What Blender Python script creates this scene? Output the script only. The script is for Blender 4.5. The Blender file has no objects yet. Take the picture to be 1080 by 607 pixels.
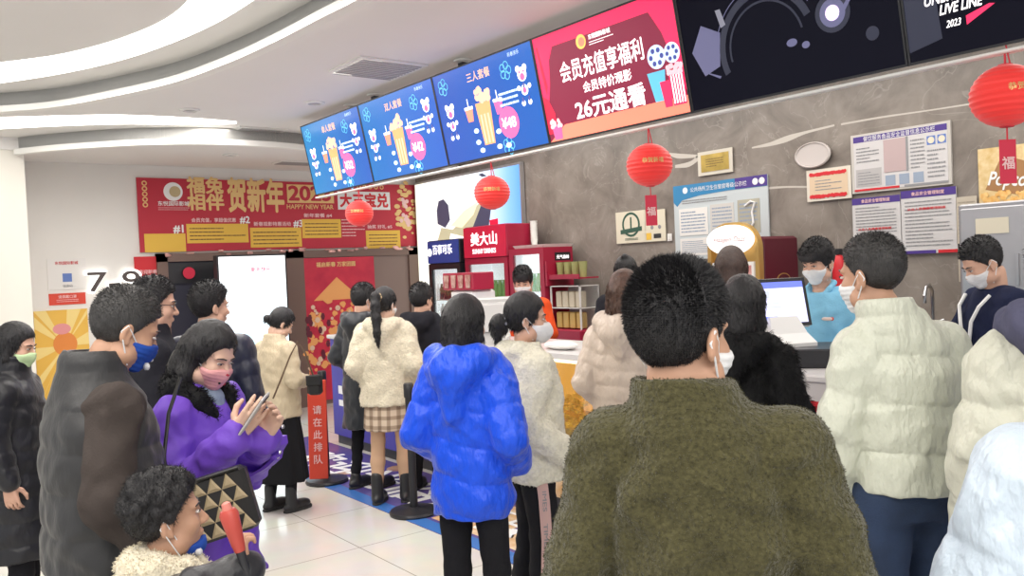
import bpy, math, random
import numpy as np
from mathutils import Vector, Matrix

# ------------------------------------------------------------------ camera
SC = bpy.context.scene
COL = SC.collection
FPX = 900.0                      # focal length in pixels of the 1080 px wide frame
YAW, PITCH, ROLL = math.radians(37.5), math.radians(-1.4), math.radians(2.5)
CAM = np.array([0.0, 0.0, 1.70])
_F = np.array([math.sin(YAW)*math.cos(PITCH), math.cos(YAW)*math.cos(PITCH), math.sin(PITCH)])
_r0 = np.array([math.cos(YAW), -math.sin(YAW), 0.0])
_u0 = np.cross(_r0, _F)
_R = math.cos(ROLL)*_r0 - math.sin(ROLL)*_u0
_U = math.sin(ROLL)*_r0 + math.cos(ROLL)*_u0
cam = bpy.data.cameras.new('camera'); cam_o = bpy.data.objects.new('camera', cam); COL.objects.link(cam_o)
m = Matrix.Identity(4)
for i in range(3):
    m[i][0] = _R[i]; m[i][1] = _U[i]; m[i][2] = -_F[i]; m[i][3] = CAM[i]
cam_o.matrix_world = m
cam.sensor_width = 36.0; cam.lens = 36.0*FPX/1080.0
cam.clip_start = 0.05
SC.camera = cam_o

def ray(px, py): return _F + (px-540)/FPX*_R - (py-303.5)/FPX*_U
def P(px, py, d): return CAM + d*ray(px, py)
def on(axis, val, px, py):
    r = ray(px, py); return CAM + (val-CAM[axis])/r[axis]*r

# ------------------------------------------------------------------ light, world, exposure
w = bpy.data.worlds.new('world'); SC.world = w; w.use_nodes = True
bg = w.node_tree.nodes['Background']; bg.inputs[0].default_value = (0.95, 0.97, 1.0, 1); bg.inputs[1].default_value = 0.85
SC.view_settings.view_transform = 'Standard'; SC.view_settings.look = 'None'
SC.view_settings.exposure = 0.30; SC.view_settings.gamma = 1.0; SC.view_settings.use_curve_mapping = False
def area(name, loc, size, power, col=(1, 0.96, 0.9), size_y=None, rot=(0, 0, 0)):
    l = bpy.data.lights.new(name, 'AREA'); l.energy = power; l.color = col; l.shape = 'RECTANGLE'
    l.size = size; l.size_y = size_y or size
    o = bpy.data.objects.new(name, l); o.location = loc; o.rotation_euler = rot; COL.objects.link(o); return o
area('added_light_hall', (-0.6, 2.2, 3.3), 3.2, 120, size_y=4.0)  # unseen lamp at ceiling height, added to light the hall
area('added_light_entrance', (0.5, -1.8, 3.3), 3.0, 110, size_y=2.5)  # unseen lamp added behind the camera
area('added_light_queue', (2.2, 6.2, 3.18), 1.6, 90, size_y=4.5)  # added lamp, brightens the queue and the white wall
area('added_light_counter', (5.2, 4.4, 3.185), 1.6, 120, size_y=8.0)  # added lamp, brightens the marble behind the counter

# ------------------------------------------------------------------ materials
MATS = {}
def mat(name, col, rough=0.6, metal=0.0, emit=0.0, var=0.0, vscale=8.0, bump=0.0, bscale=40.0, bstretch=(1, 1, 1),
        alpha=1.0, trans=0.0, sheen=0.0, spec=0.5, coat=0.0, col2=None, bdist=0.01, btype='noise'):
    if name in MATS: return MATS[name]
    M = bpy.data.materials.new(name); M.use_nodes = True; N = M.node_tree.nodes; L = M.node_tree.links
    b = N['Principled BSDF']; c = (*col, 1)
    b.inputs['Base Color'].default_value = c; b.inputs['Roughness'].default_value = rough; b.inputs['Metallic'].default_value = metal
    b.inputs['Specular IOR Level'].default_value = spec; b.inputs['Coat Weight'].default_value = coat
    b.inputs['Transmission Weight'].default_value = trans; b.inputs['Alpha'].default_value = alpha
    b.inputs['Sheen Weight'].default_value = sheen
    if emit: b.inputs['Emission Color'].default_value = c; b.inputs['Emission Strength'].default_value = emit
    if var or bump or col2:
        tc = N.new('ShaderNodeTexCoord')
    if var or col2:
        nz = N.new('ShaderNodeTexNoise'); nz.inputs['Scale'].default_value = vscale; nz.inputs['Detail'].default_value = 5
        L.new(tc.outputs['Object'], nz.inputs['Vector'])
        rp = N.new('ShaderNodeValToRGB'); rp.color_ramp.elements[0].position = 0.3; rp.color_ramp.elements[1].position = 0.7
        lo = tuple(max(0, x*(1-var)) for x in col); hi = col2 or tuple(min(1, x*(1+var)) for x in col)
        rp.color_ramp.elements[0].color = (*lo, 1); rp.color_ramp.elements[1].color = (*hi, 1)
        L.new(nz.outputs['Fac'], rp.inputs['Fac']); L.new(rp.outputs['Color'], b.inputs['Base Color'])
        if emit: L.new(rp.outputs['Color'], b.inputs['Emission Color'])
    if bump:
        mp = N.new('ShaderNodeMapping'); mp.inputs['Scale'].default_value = bstretch; mp.inputs['Rotation'].default_value = (0.3, 0.45, 0.2) if bstretch[0] == 2.2 else (0, 0, 0); L.new(tc.outputs['Object'], mp.inputs['Vector'])
        if btype == 'voronoi':
            n2 = N.new('ShaderNodeTexVoronoi'); n2.inputs['Scale'].default_value = bscale; o2 = n2.outputs['Distance']
        else:
            n2 = N.new('ShaderNodeTexNoise'); n2.inputs['Scale'].default_value = bscale; n2.inputs['Detail'].default_value = 4; o2 = n2.outputs['Fac']
        L.new(mp.outputs['Vector'], n2.inputs['Vector'])
        bp = N.new('ShaderNodeBump'); bp.inputs['Strength'].default_value = bump; bp.inputs['Distance'].default_value = bdist
        L.new(o2, bp.inputs['Height']); L.new(bp.outputs['Normal'], b.inputs['Normal'])
    MATS[name] = M; return M

# ------------------------------------------------------------------ objects
def link(name, me, m, parent=None, loc=None):
    o = bpy.data.objects.new(name, me); COL.objects.link(o)
    if m is not None and me is not None: me.materials.append(m)
    if parent is not None: o.parent = parent
    if loc is not None: o.location = loc
    return o
def tag(o, label=None, cat=None, group=None, kind=None):
    if label: o['label'] = label
    if cat: o['category'] = cat
    if group: o['group'] = group
    if kind: o['kind'] = kind
    return o
def thing(name, label, cat, loc=(0, 0, 0), rz=0.0, group=None):
    o = bpy.data.objects.new(name, None); COL.objects.link(o); o.location = loc; o.rotation_euler = (0, 0, rz)
    o.empty_display_size = 0.1
    return tag(o, label, cat, group)

class MB:
    """collects shapes and links them as one mesh"""
    def __init__(s): s.v = []; s.f = []
    def add(s, v, f):
        n = len(s.v); s.v += [tuple(map(float, p)) for p in v]; s.f += [tuple(i+n for i in q) for q in f]; return s
    def box(s, lo, hi, bev=0.0):
        (x0, y0, z0), (x1, y1, z1) = lo, hi
        if bev <= 0:
            v = [(x, y, z) for z in (z0, z1) for (x, y) in ((x0, y0), (x1, y0), (x1, y1), (x0, y1))]
            return s.add(v, [(3, 2, 1, 0), (4, 5, 6, 7), (0, 1, 5, 4), (1, 2, 6, 5), (2, 3, 7, 6), (3, 0, 4, 7)])
        b = bev; rings = []
        for z, i in ((z0, b), (z0+b, 0), (z1-b, 0), (z1, b)):
            a = [(x0+i+b, y0+i), (x1-i-b, y0+i), (x1-i, y0+i+b), (x1-i, y1-i-b), (x1-i-b, y1-i), (x0+i+b, y1-i), (x0+i, y1-i-b), (x0+i, y0+i+b)]
            rings.append([(p[0], p[1], z) for p in a])
        return s.loft(rings)
    def loft(s, rings, cap=True, closed=True):
        n = len(rings[0]); v = [p for r in rings for p in r]; f = []
        for k in range(len(rings)-1):
            for i in range(n if closed else n-1):
                j = (i+1) % n; f.append((k*n+i, k*n+j, (k+1)*n+j, (k+1)*n+i))
        if cap: f.append(tuple(range(n-1, -1, -1))); f.append(tuple((len(rings)-1)*n+i for i in range(n)))
        return s.add(v, f)
    def lathe(s, prof, c=(0, 0, 0), n=24, cap=True):
        return s.loft([[(c[0]+r*math.cos(2*math.pi*i/n), c[1]+r*math.sin(2*math.pi*i/n), c[2]+z) for i in range(n)] for r, z in prof], cap)
    def tube(s, pts, r, n=8):
        pts = [Vector(p) for p in pts]; rings = []
        rr = r if isinstance(r, (list, tuple)) else [r]*len(pts); up = Vector((0.13, 0.21, 0.97))
        for i, p in enumerate(pts):
            t = (pts[min(i+1, len(pts)-1)]-pts[max(i-1, 0)]).normalized()
            a = t.cross(up); a = a.normalized() if a.length > 1e-4 else Vector((1, 0, 0)); b = t.cross(a)
            rings.append([tuple(p+rr[i]*(math.cos(2*math.pi*k/n)*a+math.sin(2*math.pi*k/n)*b)) for k in range(n)])
        return s.loft(rings)
    def ball(s, c, r, n=16):
        if not isinstance(r, (list, tuple)): r = (r, r, r)
        rings = []
        for j in range(1, n//2):
            t = math.pi*j/(n//2)
            rings.append([(c[0]+r[0]*math.sin(t)*math.cos(2*math.pi*i/n), c[1]+r[1]*math.sin(t)*math.sin(2*math.pi*i/n), c[2]-r[2]*math.cos(t)) for i in range(n)])
        return s.loft(rings)
    def prism(s, poly, z0, z1):
        return s.loft([[(x, y, z0) for x, y in poly], [(x, y, z1) for x, y in poly]])
    def build(s, name, m, parent=None, loc=None, smooth=False):
        me = bpy.data.meshes.new(name); me.from_pydata(s.v, [], s.f); me.validate(); me.update()
        if smooth:
            me.polygons.foreach_set('use_smooth', np.ones(len(me.polygons), bool))
            try: me.set_sharp_from_angle(angle=math.radians(40))
            except Exception: pass
        return link(name, me, m, parent, loc)

def textmesh(body, width=None, height=None, bold=0.0, shear=0.0, depth=0.0, spacing=1.0):
    c = bpy.data.curves.new('lettering', 'FONT'); c.body = body; c.align_x = 'LEFT'; c.shear = shear; c.extrude = depth
    c.resolution_u = 3; c.space_character = spacing
    o = bpy.data.objects.new('lettering', c); COL.objects.link(o)
    dg = bpy.context.evaluated_depsgraph_get(); me = bpy.data.meshes.new_from_object(o.evaluated_get(dg))
    bpy.data.objects.remove(o); bpy.data.curves.remove(c)
    if bold:
        n0 = len(me.vertices); co = np.empty(n0*3, np.float32); me.vertices.foreach_get('co', co); co = co.reshape(-1, 3); ps = [list(q.vertices) for q in me.polygons]; b_ = bold*0.7; vs = []; fs = []
        for k, (dx, dy) in enumerate(((b_, 0), (-b_, 0), (0, b_), (0, -b_), (b_*.7, b_*.7), (-b_*.7, b_*.7), (b_*.7, -b_*.7), (-b_*.7, -b_*.7))):
            vs += [(x+dx, y+dy, z+k*1e-4) for x, y, z in co.tolist()]; fs += [[i+k*n0 for i in q] for q in ps]
        bpy.data.meshes.remove(me); me = bpy.data.meshes.new('lettering'); me.from_pydata(vs, [], fs); me.update()
    n = len(me.vertices); co = np.empty(n*3, np.float32); me.vertices.foreach_get('co', co); co = co.reshape(-1, 3)
    if n:
        lo = co.min(0); hi = co.max(0); ext = np.maximum(hi-lo, 1e-6)
        sy = (height/ext[1]) if height else (width/ext[0]); sx = (width/ext[0]) if width else sy
        co[:, 0] = (co[:, 0]-(lo[0]+hi[0])/2)*sx; co[:, 1] = (co[:, 1]-(lo[1]+hi[1])/2)*sy
        me.vertices.foreach_set('co', co.ravel()); me.update()
    return me

class Panel:
    """a flat sign: local x to the viewer's right, local y up, local z towards the viewer; origin at its lower left corner"""
    def __init__(s, name, label, cat, O, U, V, group=None, parent=None):
        U = Vector(U).normalized(); V = Vector(V).normalized(); N = U.cross(V)
        e = bpy.data.objects.new(name, None); COL.objects.link(e); e.empty_display_size = 0.1
        M = Matrix.Identity(4)
        for i in range(3): M[i][0] = U[i]; M[i][1] = V[i]; M[i][2] = N[i]; M[i][3] = O[i]
        if parent is None: e.matrix_world = M
        else: e.parent = parent; e.matrix_local = M
        if label: tag(e, label, cat, group)
        s.e = e; s.k = 0.0
    def rect(s, name, m, u0, v0, u1, v1, z0=0.0, z1=0.002, bev=0.0):
        return MB().box((u0, v0, z0), (u1, v1, z1), bev).build(name, m, s.e)
    def poly(s, name, m, pts, z0=0.0, z1=0.002): return MB().prism(pts, z0, z1).build(name, m, s.e)
    def disc(s, name, m, u, v, r, z0=0.0, z1=0.002, n=28, ry=None):
        ry = ry or r
        return s.poly(name, m, [(u+r*math.cos(2*math.pi*i/n), v+ry*math.sin(2*math.pi*i/n)) for i in range(n)], z0, z1)
    def many(s, name, m, rects, z0, z1):
        b = MB()
        for u0, v0, u1, v1 in rects: b.box((u0, v0, z0), (u1, v1, z1))
        return b.build(name, m, s.e)
    def text(s, body, m, u, v, width=None, height=None, z=0.003, bold=0.0, shear=0.0, rot=0.0, depth=0.0, name='lettering'):
        me = textmesh(body, width, height, bold, shear, depth)
        o = link(name, me, m, s.e, (u, v, z)); o.rotation_euler = (0, 0, rot); return o
    def lines(s, name, m, u0, u1, v1, v0, n, frac=0.4, z=0.003, seed=0, blocks=True):
        """rows of small print, one mesh"""
        r = random.Random(seed); b = MB(); p = (v1-v0)/n
        for i in range(n):
            y = v1-(i+0.5)*p; u = u0; end = u0+(u1-u0)*r.choice((1, 1, 1, 0.95, 0.6))
            while u < end:
                wd = p*frac*r.choice((1, 1, 2, 3, 4)); e = min(u+wd, end)
                b.box((u, y-p*frac/2, z), (e, y+p*frac/2, z+0.0006)); u = e+p*frac*0.35
        return b.build(name, m, s.e)
# ================================================================== the room
WX, WY = 6.40, 10.50             # marble wall plane, back wall plane
ZA, ZB, ZD = 3.32, 3.15, 3.02    # ceiling levels: above the hall, main, by the back wall
m_white = mat('warm_white_paint', (0.80, 0.78, 0.74), 0.85, var=0.03, vscale=1.2)
m_ceil = mat('ceiling_paint', (0.80, 0.78, 0.755), 0.9, var=0.02, vscale=0.8)
m_lip = mat('cove_lip_paint', (0.85, 0.84, 0.80), 0.8)
m_cove_shade = mat('shaded_cove_face', (0.60, 0.60, 0.58), 0.9)  # grey carries the shade on the upright faces of the ceiling steps
m_strip = mat('led_strip_light', (1.0, 0.97, 0.93), 0.5, emit=4.0)

def marble():
    M = bpy.data.materials.new('grey_brown_marble'); M.use_nodes = True; N = M.node_tree.nodes; L = M.node_tree.links
    b = N['Principled BSDF']; b.inputs['Roughness'].default_value = 0.32
    tc = N.new('ShaderNodeTexCoord')
    n1 = N.new('ShaderNodeTexNoise'); n1.inputs['Scale'].default_value = 2.3; n1.inputs['Detail'].default_value = 9; n1.inputs['Roughness'].default_value = 0.62; n1.inputs['Distortion'].default_value = 0.8
    L.new(tc.outputs['Object'], n1.inputs['Vector'])
    r1 = N.new('ShaderNodeValToRGB'); e = r1.color_ramp.elements
    e[0].position = 0.3; e[0].color = (0.165, 0.140, 0.122, 1); e[1].position = 0.72; e[1].color = (0.33, 0.29, 0.255, 1)
    L.new(n1.outputs['Fac'], r1.inputs['Fac'])
    # thin pale veins and hair cracks
    n2 = N.new('ShaderNodeTexNoise'); n2.inputs['Scale'].default_value = 1.7; n2.inputs['Detail'].default_value = 4; n2.inputs['Distortion'].default_value = 1.6
    L.new(tc.outputs['Object'], n2.inputs['Vector'])
    r2 = N.new('ShaderNodeValToRGB'); e = r2.color_ramp.elements
    e[0].position = 0.495; e[0].color = (0, 0, 0, 1); e[1].position = 0.502; e[1].color = (0.35, 0.35, 0.35, 1)
    x = e.new(0.509); x.color = (0, 0, 0, 1)
    L.new(n2.outputs['Fac'], r2.inputs['Fac'])
    mx = N.new('ShaderNodeMix'); mx.data_type = 'RGBA'; mx.inputs['B'].default_value = (0.50, 0.46, 0.42, 1)
    L.new(r2.outputs['Color'], mx.inputs['Factor']); L.new(r1.outputs['Color'], mx.inputs['A'])
    L.new(mx.outputs['Result'], b.inputs['Base Color'])
    return M
m_marble = marble()

def floor_mat():
    M = bpy.data.materials.new('cream_floor_tiles'); M.use_nodes = True; N = M.node_tree.nodes; L = M.node_tree.links
    b = N['Principled BSDF']; b.inputs['Roughness'].default_value = 0.16
    tc = N.new('ShaderNodeTexCoord'); br = N.new('ShaderNodeTexBrick')
    br.offset = 0.0; br.inputs['Scale'].default_value = 1.0; br.inputs['Brick Width'].default_value = 0.8; br.inputs['Row Height'].default_value = 0.8
    br.inputs['Mortar Size'].default_value = 0.004; br.inputs['Mortar'].default_value = (0.36, 0.34, 0.30, 1)
    br.inputs['Color1'].default_value = (0.70, 0.68, 0.63, 1); br.inputs['Color2'].default_value = (0.73, 0.71, 0.66, 1)
    nz = N.new('ShaderNodeTexNoise'); nz.inputs['Scale'].default_value = 3; nz.inputs['Detail'].default_value = 6
    mx = N.new('ShaderNodeMix'); mx.data_type = 'RGBA'; mx.blend_type = 'MULTIPLY'; mx.inputs['Factor'].default_value = 0.25
    L.new(tc.outputs['Object'], br.inputs['Vector']); L.new(tc.outputs['Object'], nz.inputs['Vector'])
    L.new(br.outputs['Color'], mx.inputs['A']); L.new(nz.outputs['Color'], mx.inputs['B']); L.new(mx.outputs['Result'], b.inputs['Base Color'])
    return M

tag(MB().box((-7, -4, -0.15), (WX, WY, 0)).build('floor', floor_mat()), kind='structure')
tag(MB().box((WX, -2.0, 0), (WX+0.2, WY+0.2, 3.6)).build('wall_right', m_marble), kind='structure')
tag(MB().box((-7, WY, 0), (WX, WY+0.2, 3.6)).build('wall_back', m_white), kind='structure')
tag(MB().box((-7, -4, ZA), (WX, WY, ZA+0.12)).build('ceiling', m_ceil), kind='structure')
# pillar standing out of the back wall at the left
pc = on(1, 9.7, 33, 300)
tag(MB().box((pc[0]-3.0, 9.7, 0), (pc[0], WY, ZA)).build('wall_left', mat('cream_pillar_paint', (0.83, 0.80, 0.72), 0.85)), kind='structure')

def dense(pts, n=14):
    """Catmull-Rom through world xy points"""
    out = []; pts = [np.array(p[:2]) for p in pts]
    pts = [2*pts[0]-pts[1]]+pts+[2*pts[-1]-pts[-2]]
    for i in range(1, len(pts)-2):
        for k in range(n):
            t = k/n; a, b, c, d = pts[i-1:i+3]
            out.append(0.5*((2*b)+(-a+c)*t+(2*a-5*b+4*c-d)*t*t+(-a+3*b-3*c+d)*t**3))
    out.append(pts[-2]); return [tuple(p) for p in out]
# dropped main ceiling with a sweeping curved edge
e1 = [on(2, ZB, x, y) for x, y in ((0, 120), (60, 115), (120, 104.5), (190, 89), (250, 68), (300, 46), (350, 21), (392, 0), (440, -32), (500, -85), (560, -150))]
c1 = dense([e1[0]*2-e1[1]+np.array([-2.5, -0.6, 0]), e1[0]*2-e1[1]]+e1+[np.array([2.75, 0.9, 0]), np.array([2.6, -0.6, 0]), np.array([1.8, -2.2, 0])])
polyB = c1+[(1.8, -4), (WX, -4), (WX, WY), (-7, WY), (-7, c1[0][1])]
tag(MB().prism(polyB, ZB+0.045, ZA).build('ceiling_drop', m_ceil), kind='structure')
def offset_curve(c, d):
    out = []
    for i, p in enumerate(c):
        a = np.array(c[max(i-1, 0)]); b = np.array(c[min(i+1, len(c)-1)]); t = b-a; t = t/np.linalg.norm(t)
        out.append((p[0]-t[1]*d, p[1]+t[0]*d))
    return out
def band(name, c, d0, d1, z0, z1, m):
    a = offset_curve(c, d0); b = offset_curve(c, d1)
    return MB().loft([[(*a[i], z0), (*b[i], z0), (*b[i], z1), (*a[i], z1)] for i in range(len(c))]).build(name, m)
tag(band('trim_1', c1, 0.012, -0.07, ZB, ZB+0.05, m_lip), kind='structure')
# lower ceiling along the back wall
e2 = [on(2, ZD, x, y) for x, y in ((20, 163.5), (60, 159.5), (110, 156), (160, 153.5), (220, 153), (280, 155.5), (330, 160), (420, 171), (500, 182))]
c2 = dense(e2)
polyD = [p for p in c2]+[(WX, c2[-1][1]), (WX, WY), (c2[0][0]-4, WY), (c2[0][0]-4, c2[0][1])]
tag(MB().prism(polyD, ZD+0.05, ZB+0.045).build('ceiling_back', m_ceil), kind='structure')
tag(band('trim_2', c2, 0.012, -0.06, ZD, ZD+0.055, m_lip), kind='structure')
tag(band('trim_3', c1, 0.014, 0.0, ZB+0.05, ZA, m_cove_shade), kind='structure')
tag(band('trim_4', c2, 0.014, 0.0, ZD+0.055, ZB+0.045, m_cove_shade), kind='structure')
# lit strips let into the ceilings
def strip(name, label, top, bot, z, n=12):
    a = dense([on(2, z, *p) for p in top], n); b = dense([on(2, z, *p) for p in bot], n)
    o = MB().loft([[(*a[i], z-0.004), (*b[i], z-0.004), (*b[i], z+0.02), (*a[i], z+0.02)] for i in range(len(a))]).build(name, m_strip)
    return tag(o, label, 'ceiling light')
strip('ceiling_light_strip', 'broad glowing curved light strip sweeping across the upper ceiling',
      ((-60, 74), (0, 66), (60, 58), (110, 46), (150, 32), (178, 18), (197, 2), (215, -25), (235, -60)),
      ((-60, 93), (0, 87), (70, 76), (130, 62), (180, 45), (225, 25), (262, 3), (300, -25), (340, -60)), ZA)
strip('ceiling_light_strip', 'thin tapering crescent of light on the ceiling before the red banner wall',
      ((-60, 124.5), (0, 123.5), (60, 122), (120, 121), (180, 123), (225, 126), (249, 128)),
      ((-60, 138.5), (0, 135.5), (60, 132.5), (120, 130.5), (180, 130.5), (225, 130.5), (249, 130.2)), ZB+0.045)
# ceiling fittings
m_grille = mat('grey_grille', (0.36, 0.35, 0.34), 0.7); m_fit = mat('white_fitting', (0.78, 0.77, 0.74), 0.5)
def vent(label, px, py, z, sx, sy):
    p = on(2, z, px, py); t = thing('ceiling_vent', label, 'vent', (p[0], p[1], z))
    MB().box((-sx/2, -sy/2, -0.012), (sx/2, sy/2, 0.0)).box((-sx/2+0.03, -sy/2+0.03, -0.016), (sx/2-0.03, sy/2-0.03, -0.012)).build('frame', m_fit, t)
    b = MB(); n = int(sy/0.045)
    for i in range(n): b.box((-sx/2+0.035, -sy/2+0.04+i*0.045, -0.02), (sx/2-0.035, -sy/2+0.06+i*0.045, -0.016))
    b.build('slat', m_grille, t)
vent('square grey air vent in the ceiling above the middle blue menu screen', 399, 71, ZB+0.045, 0.55, 0.5)
vent('slim air vent in the ceiling left of the leftmost menu screen', 272, 137, ZB+0.045, 0.5, 0.35)
vent('flat air vent close to the red banner wall', 312, 171, ZD+0.05, 0.5, 0.3)
for lab, px, py, z in (('small round downlight in the ceiling near the end of the thin light crescent', 200, 115.5, ZB+0.045),
                       ('small round downlight under the low ceiling over the red banner', 243, 163, ZD+0.05),
                       ('round downlight in front of the leftmost blue menu screen', 372, 111, ZB+0.045),
                       ('small round downlight left of the square vent', 332, 108, ZB+0.045)):
    p = on(2, z, px, py); t = thing('downlight', lab, 'downlight', (p[0], p[1], z))
    MB().lathe([(0.085, 0), (0.085, -0.012), (0.06, -0.016), (0.055, -0.004)], n=24).build('rim', m_fit, t)
    MB().lathe([(0.056, -0.002), (0.05, -0.006)], n=24).build('lens', m_grille, t)
# ================================================================== screens over the counter
m_black = mat('black_plastic', (0.018, 0.018, 0.022), 0.35); m_steel = mat('brushed_steel', (0.55, 0.55, 0.56), 0.3, metal=1.0)
m_dkmetal = mat('dark_metal', (0.04, 0.04, 0.045), 0.45, metal=0.6)
m_w_em = mat('screen_white', (1, 0.97, 0.98), 0.5, emit=0.85)
m_txt_white = mat('white_print', (0.85, 0.85, 0.84), 0.6); m_txt_black = mat('black_print', (0.03, 0.03, 0.03), 0.7)
m_txt_grey = mat('grey_print', (0.28, 0.28, 0.29), 0.7)
XT, ZT, PT, HT, TILT = 3.55, 2.47, 1.167, 0.665, math.radians(11)
YT = 4.155                                        # joint between the blue screen and the red one
def grad(name, c0, c1, strength, axis=0, span=1.15):
    M = bpy.data.materials.new(name); M.use_nodes = True; N = M.node_tree.nodes; L = M.node_tree.links; b = N['Principled BSDF']
    tc = N.new('ShaderNodeTexCoord'); sp = N.new('ShaderNodeSeparateXYZ'); L.new(tc.outputs['Generated'], sp.inputs[0])
    r = N.new('ShaderNodeValToRGB'); r.color_ramp.elements[0].color = (*c0, 1); r.color_ramp.elements[1].color = (*c1, 1)
    L.new(sp.outputs[axis], r.inputs['Fac']); L.new(r.outputs['Color'], b.inputs['Emission Color']); b.inputs['Emission Strength'].default_value = strength
    b.inputs['Base Color'].default_value = (0.01, 0.01, 0.01, 1); b.inputs['Roughness'].default_value = 0.2
    return M
def E(name, c, s=0.8): return mat(name, c, 0.4, emit=s)
s_pink = E('screen_pink', (0.78, 0.10, 0.28)); s_orange = E('screen_orange', (0.80, 0.30, 0.12)); s_tan = E('screen_tan', (0.72, 0.42, 0.30))
s_lblue = E('screen_pale_blue', (0.55, 0.72, 0.95)); s_red = E('screen_red', (0.80, 0.02, 0.10)); s_dred = E('screen_dark_red', (0.18, 0.008, 0.035))
s_salmon = E('screen_salmon', (0.95, 0.22, 0.14)); s_navy = E('screen_navy', (0.05, 0.06, 0.25)); s_cyan = E('screen_cyan', (0.1, 0.42, 0.62))
s_gold = E('screen_gold', (0.85, 0.5, 0.12)); s_crim = E('screen_crimson', (0.58, 0.01, 0.045))
def tv(label, k):
    y0 = YT-PT*k; U = (0, -1, 0); V = (-math.sin(TILT), 0, math.cos(TILT))
    p = Panel('menu_screen', label, 'screen', (XT, y0, ZT), U, V, 'screens hung in a row over the counter')
    p.rect('housing', m_black, 0.002, 0, PT-0.002, HT, -0.06, 0.0, 0.004)
    b = MB(); e = 0.011
    for r in ((0.002, 0, PT-0.002, e), (0.002, HT-e, PT-0.002, HT), (0.002, e, e, HT-e), (PT-e, e, PT-0.002, HT-e)): b.box((r[0], r[1], 0), (r[2], r[3], 0.006))
    b.build('bezel', m_black, p.e); return p
def lion(p, u, v, s):
    b = MB()
    for dx, dy, r in ((0, 0.5, 0.17), (-0.13, 0.64, 0.08), (0.13, 0.64, 0.08), (0, 0.13, 0.13), (-0.12, -0.17, 0.07), (0.12, -0.17, 0.07), (-0.2, 0.2, 0.06), (0.2, 0.2, 0.06)):
        b.prism([(u+s*(dx+r*math.cos(a*math.pi/7)), v+s*(dy+r*math.sin(a*math.pi/7))) for a in range(14)], 0.0035, 0.0045)
    b.build('lion_dancer', m_w_em, p.e)
    b = MB()
    for dx, dy, r in ((0, 0.44, 0.09), (-0.08, 0.56, 0.035), (0.08, 0.56, 0.035), (0, 0.12, 0.07)):
        b.prism([(u+s*(dx+r*math.cos(a*math.pi/6)), v+s*(dy+r*math.sin(a*math.pi/6))) for a in range(12)], 0.0046, 0.0054)
    b.build('lion_face', s_pink, p.e)
    b = MB()
    for dx, dy in ((-0.12, -0.05), (0.12, -0.05), (0, 0.28)): b.box((u+s*(dx-0.03), v+s*(dy-0.1), 0.0048), (u+s*(dx+0.03), v+s*(dy+0.02), 0.0055))
    b.build('lion_trousers', s_navy, p.e)
def menu(k, title, price, label, c0, c1, st):
    p = tv(label, k); p.rect('picture', grad('blue_screen_picture', c0, c1, st), 0.011, 0.011, PT-0.011, HT-0.011, 0.0, 0.0025)
    p.text(title, s_tan, 0.56, 0.565, width=0.27, bold=0.02, z=0.004)
    cx = 0.55
    p.poly('popcorn_bucket', s_orange, [(cx-0.085, 0.38), (cx-0.06, 0.09), (cx+0.06, 0.09), (cx+0.085, 0.38)], 0.003, 0.004)
    b = MB()
    for i in range(3): b.box((cx-0.05+0.04*i, 0.1, 0.0041), (cx-0.03+0.04*i, 0.3, 0.0046))
    b.build('bucket_stripe', s_tan, p.e)
    b = MB(); r = random.Random(k)
    for i in range(26):
        a = r.uniform(0, math.pi); q = r.uniform(0, 1); x = cx+0.1*q*math.cos(a); y = 0.39+0.09*q*math.sin(a); rr = r.uniform(0.016, 0.026)
        b.prism([(x+rr*math.cos(t*math.pi/4), y+rr*math.sin(t*math.pi/4)) for t in range(8)], 0.0042, 0.0048+i*1e-5)
    b.build('popcorn', s_tan, p.e)
    for sx in (-1, 1):
        p.poly('drink_cup', s_salmon if sx < 0 else s_pink, [(cx+sx*0.17-0.045, 0.36), (cx+sx*0.17-0.03, 0.27), (cx+sx*0.17+0.03, 0.27), (cx+sx*0.17+0.045, 0.36)], 0.003, 0.004)
        b = MB(); b.box((cx+sx*0.17-0.05, 0.355, 0.0041), (cx+sx*0.17+0.05, 0.375, 0.0046)).box((cx+sx*0.17-0.004, 0.37, 0.0041), (cx+sx*0.17+0.004, 0.43, 0.0046)); b.build('cup_lid', m_w_em, p.e)
    b = MB()
    for x, y in ((cx-0.13, 0.2), (cx-0.13, 0.12), (cx+0.12, 0.16), (cx-0.1, 0.06), (cx+0.1, 0.06), (cx+0.2, 0.055)):
        b.prism([(x+0.03*math.cos(t*math.pi/5), y+0.018*math.sin(t*math.pi/5)) for t in range(10)], 0.0035, 0.0042)
    b.build('candy', s_lblue, p.e)
    p.lines('small_print', s_lblue, 0.74, 0.95, 0.41, 0.30, 3, 0.4, 0.0035, k)
    p.disc('price_bubble', s_pink, 0.80, 0.2, 0.105, 0.004, 0.0052)
    p.text('\u00a5'+price, m_w_em, 0.80, 0.2, width=0.15, bold=0.03, z=0.006)
    lion(p, 0.15, 0.24, 0.27); lion(p, 1.02, 0.34, 0.27)
    p.text('新春快乐', s_lblue, 0.97, 0.62, width=0.12, z=0.004)
    r = random.Random(k+9); b = MB()
    for i in range(3):
        x, y = ((0.12, 0.56), (0.86, 0.53), (0.75, 0.05))[i]
        for q in range(5):
            a = q*2*math.pi/5; xx, yy = x+0.035*math.cos(a), y+0.035*math.sin(a)
            b.loft([[(xx+rr*math.cos(t*math.pi/6), yy+rr*math.sin(t*math.pi/6), zz) for t in range(12)] for rr, zz in ((0.028, 0.003), (0.028, 0.0036), (0.022, 0.0036), (0.022, 0.003))], cap=False)
    b.build('blossom_outline', s_cyan, p.e)
    return p
cA, cB = (0.010, 0.13, 0.50), (0.010, 0.11, 0.55)
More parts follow.
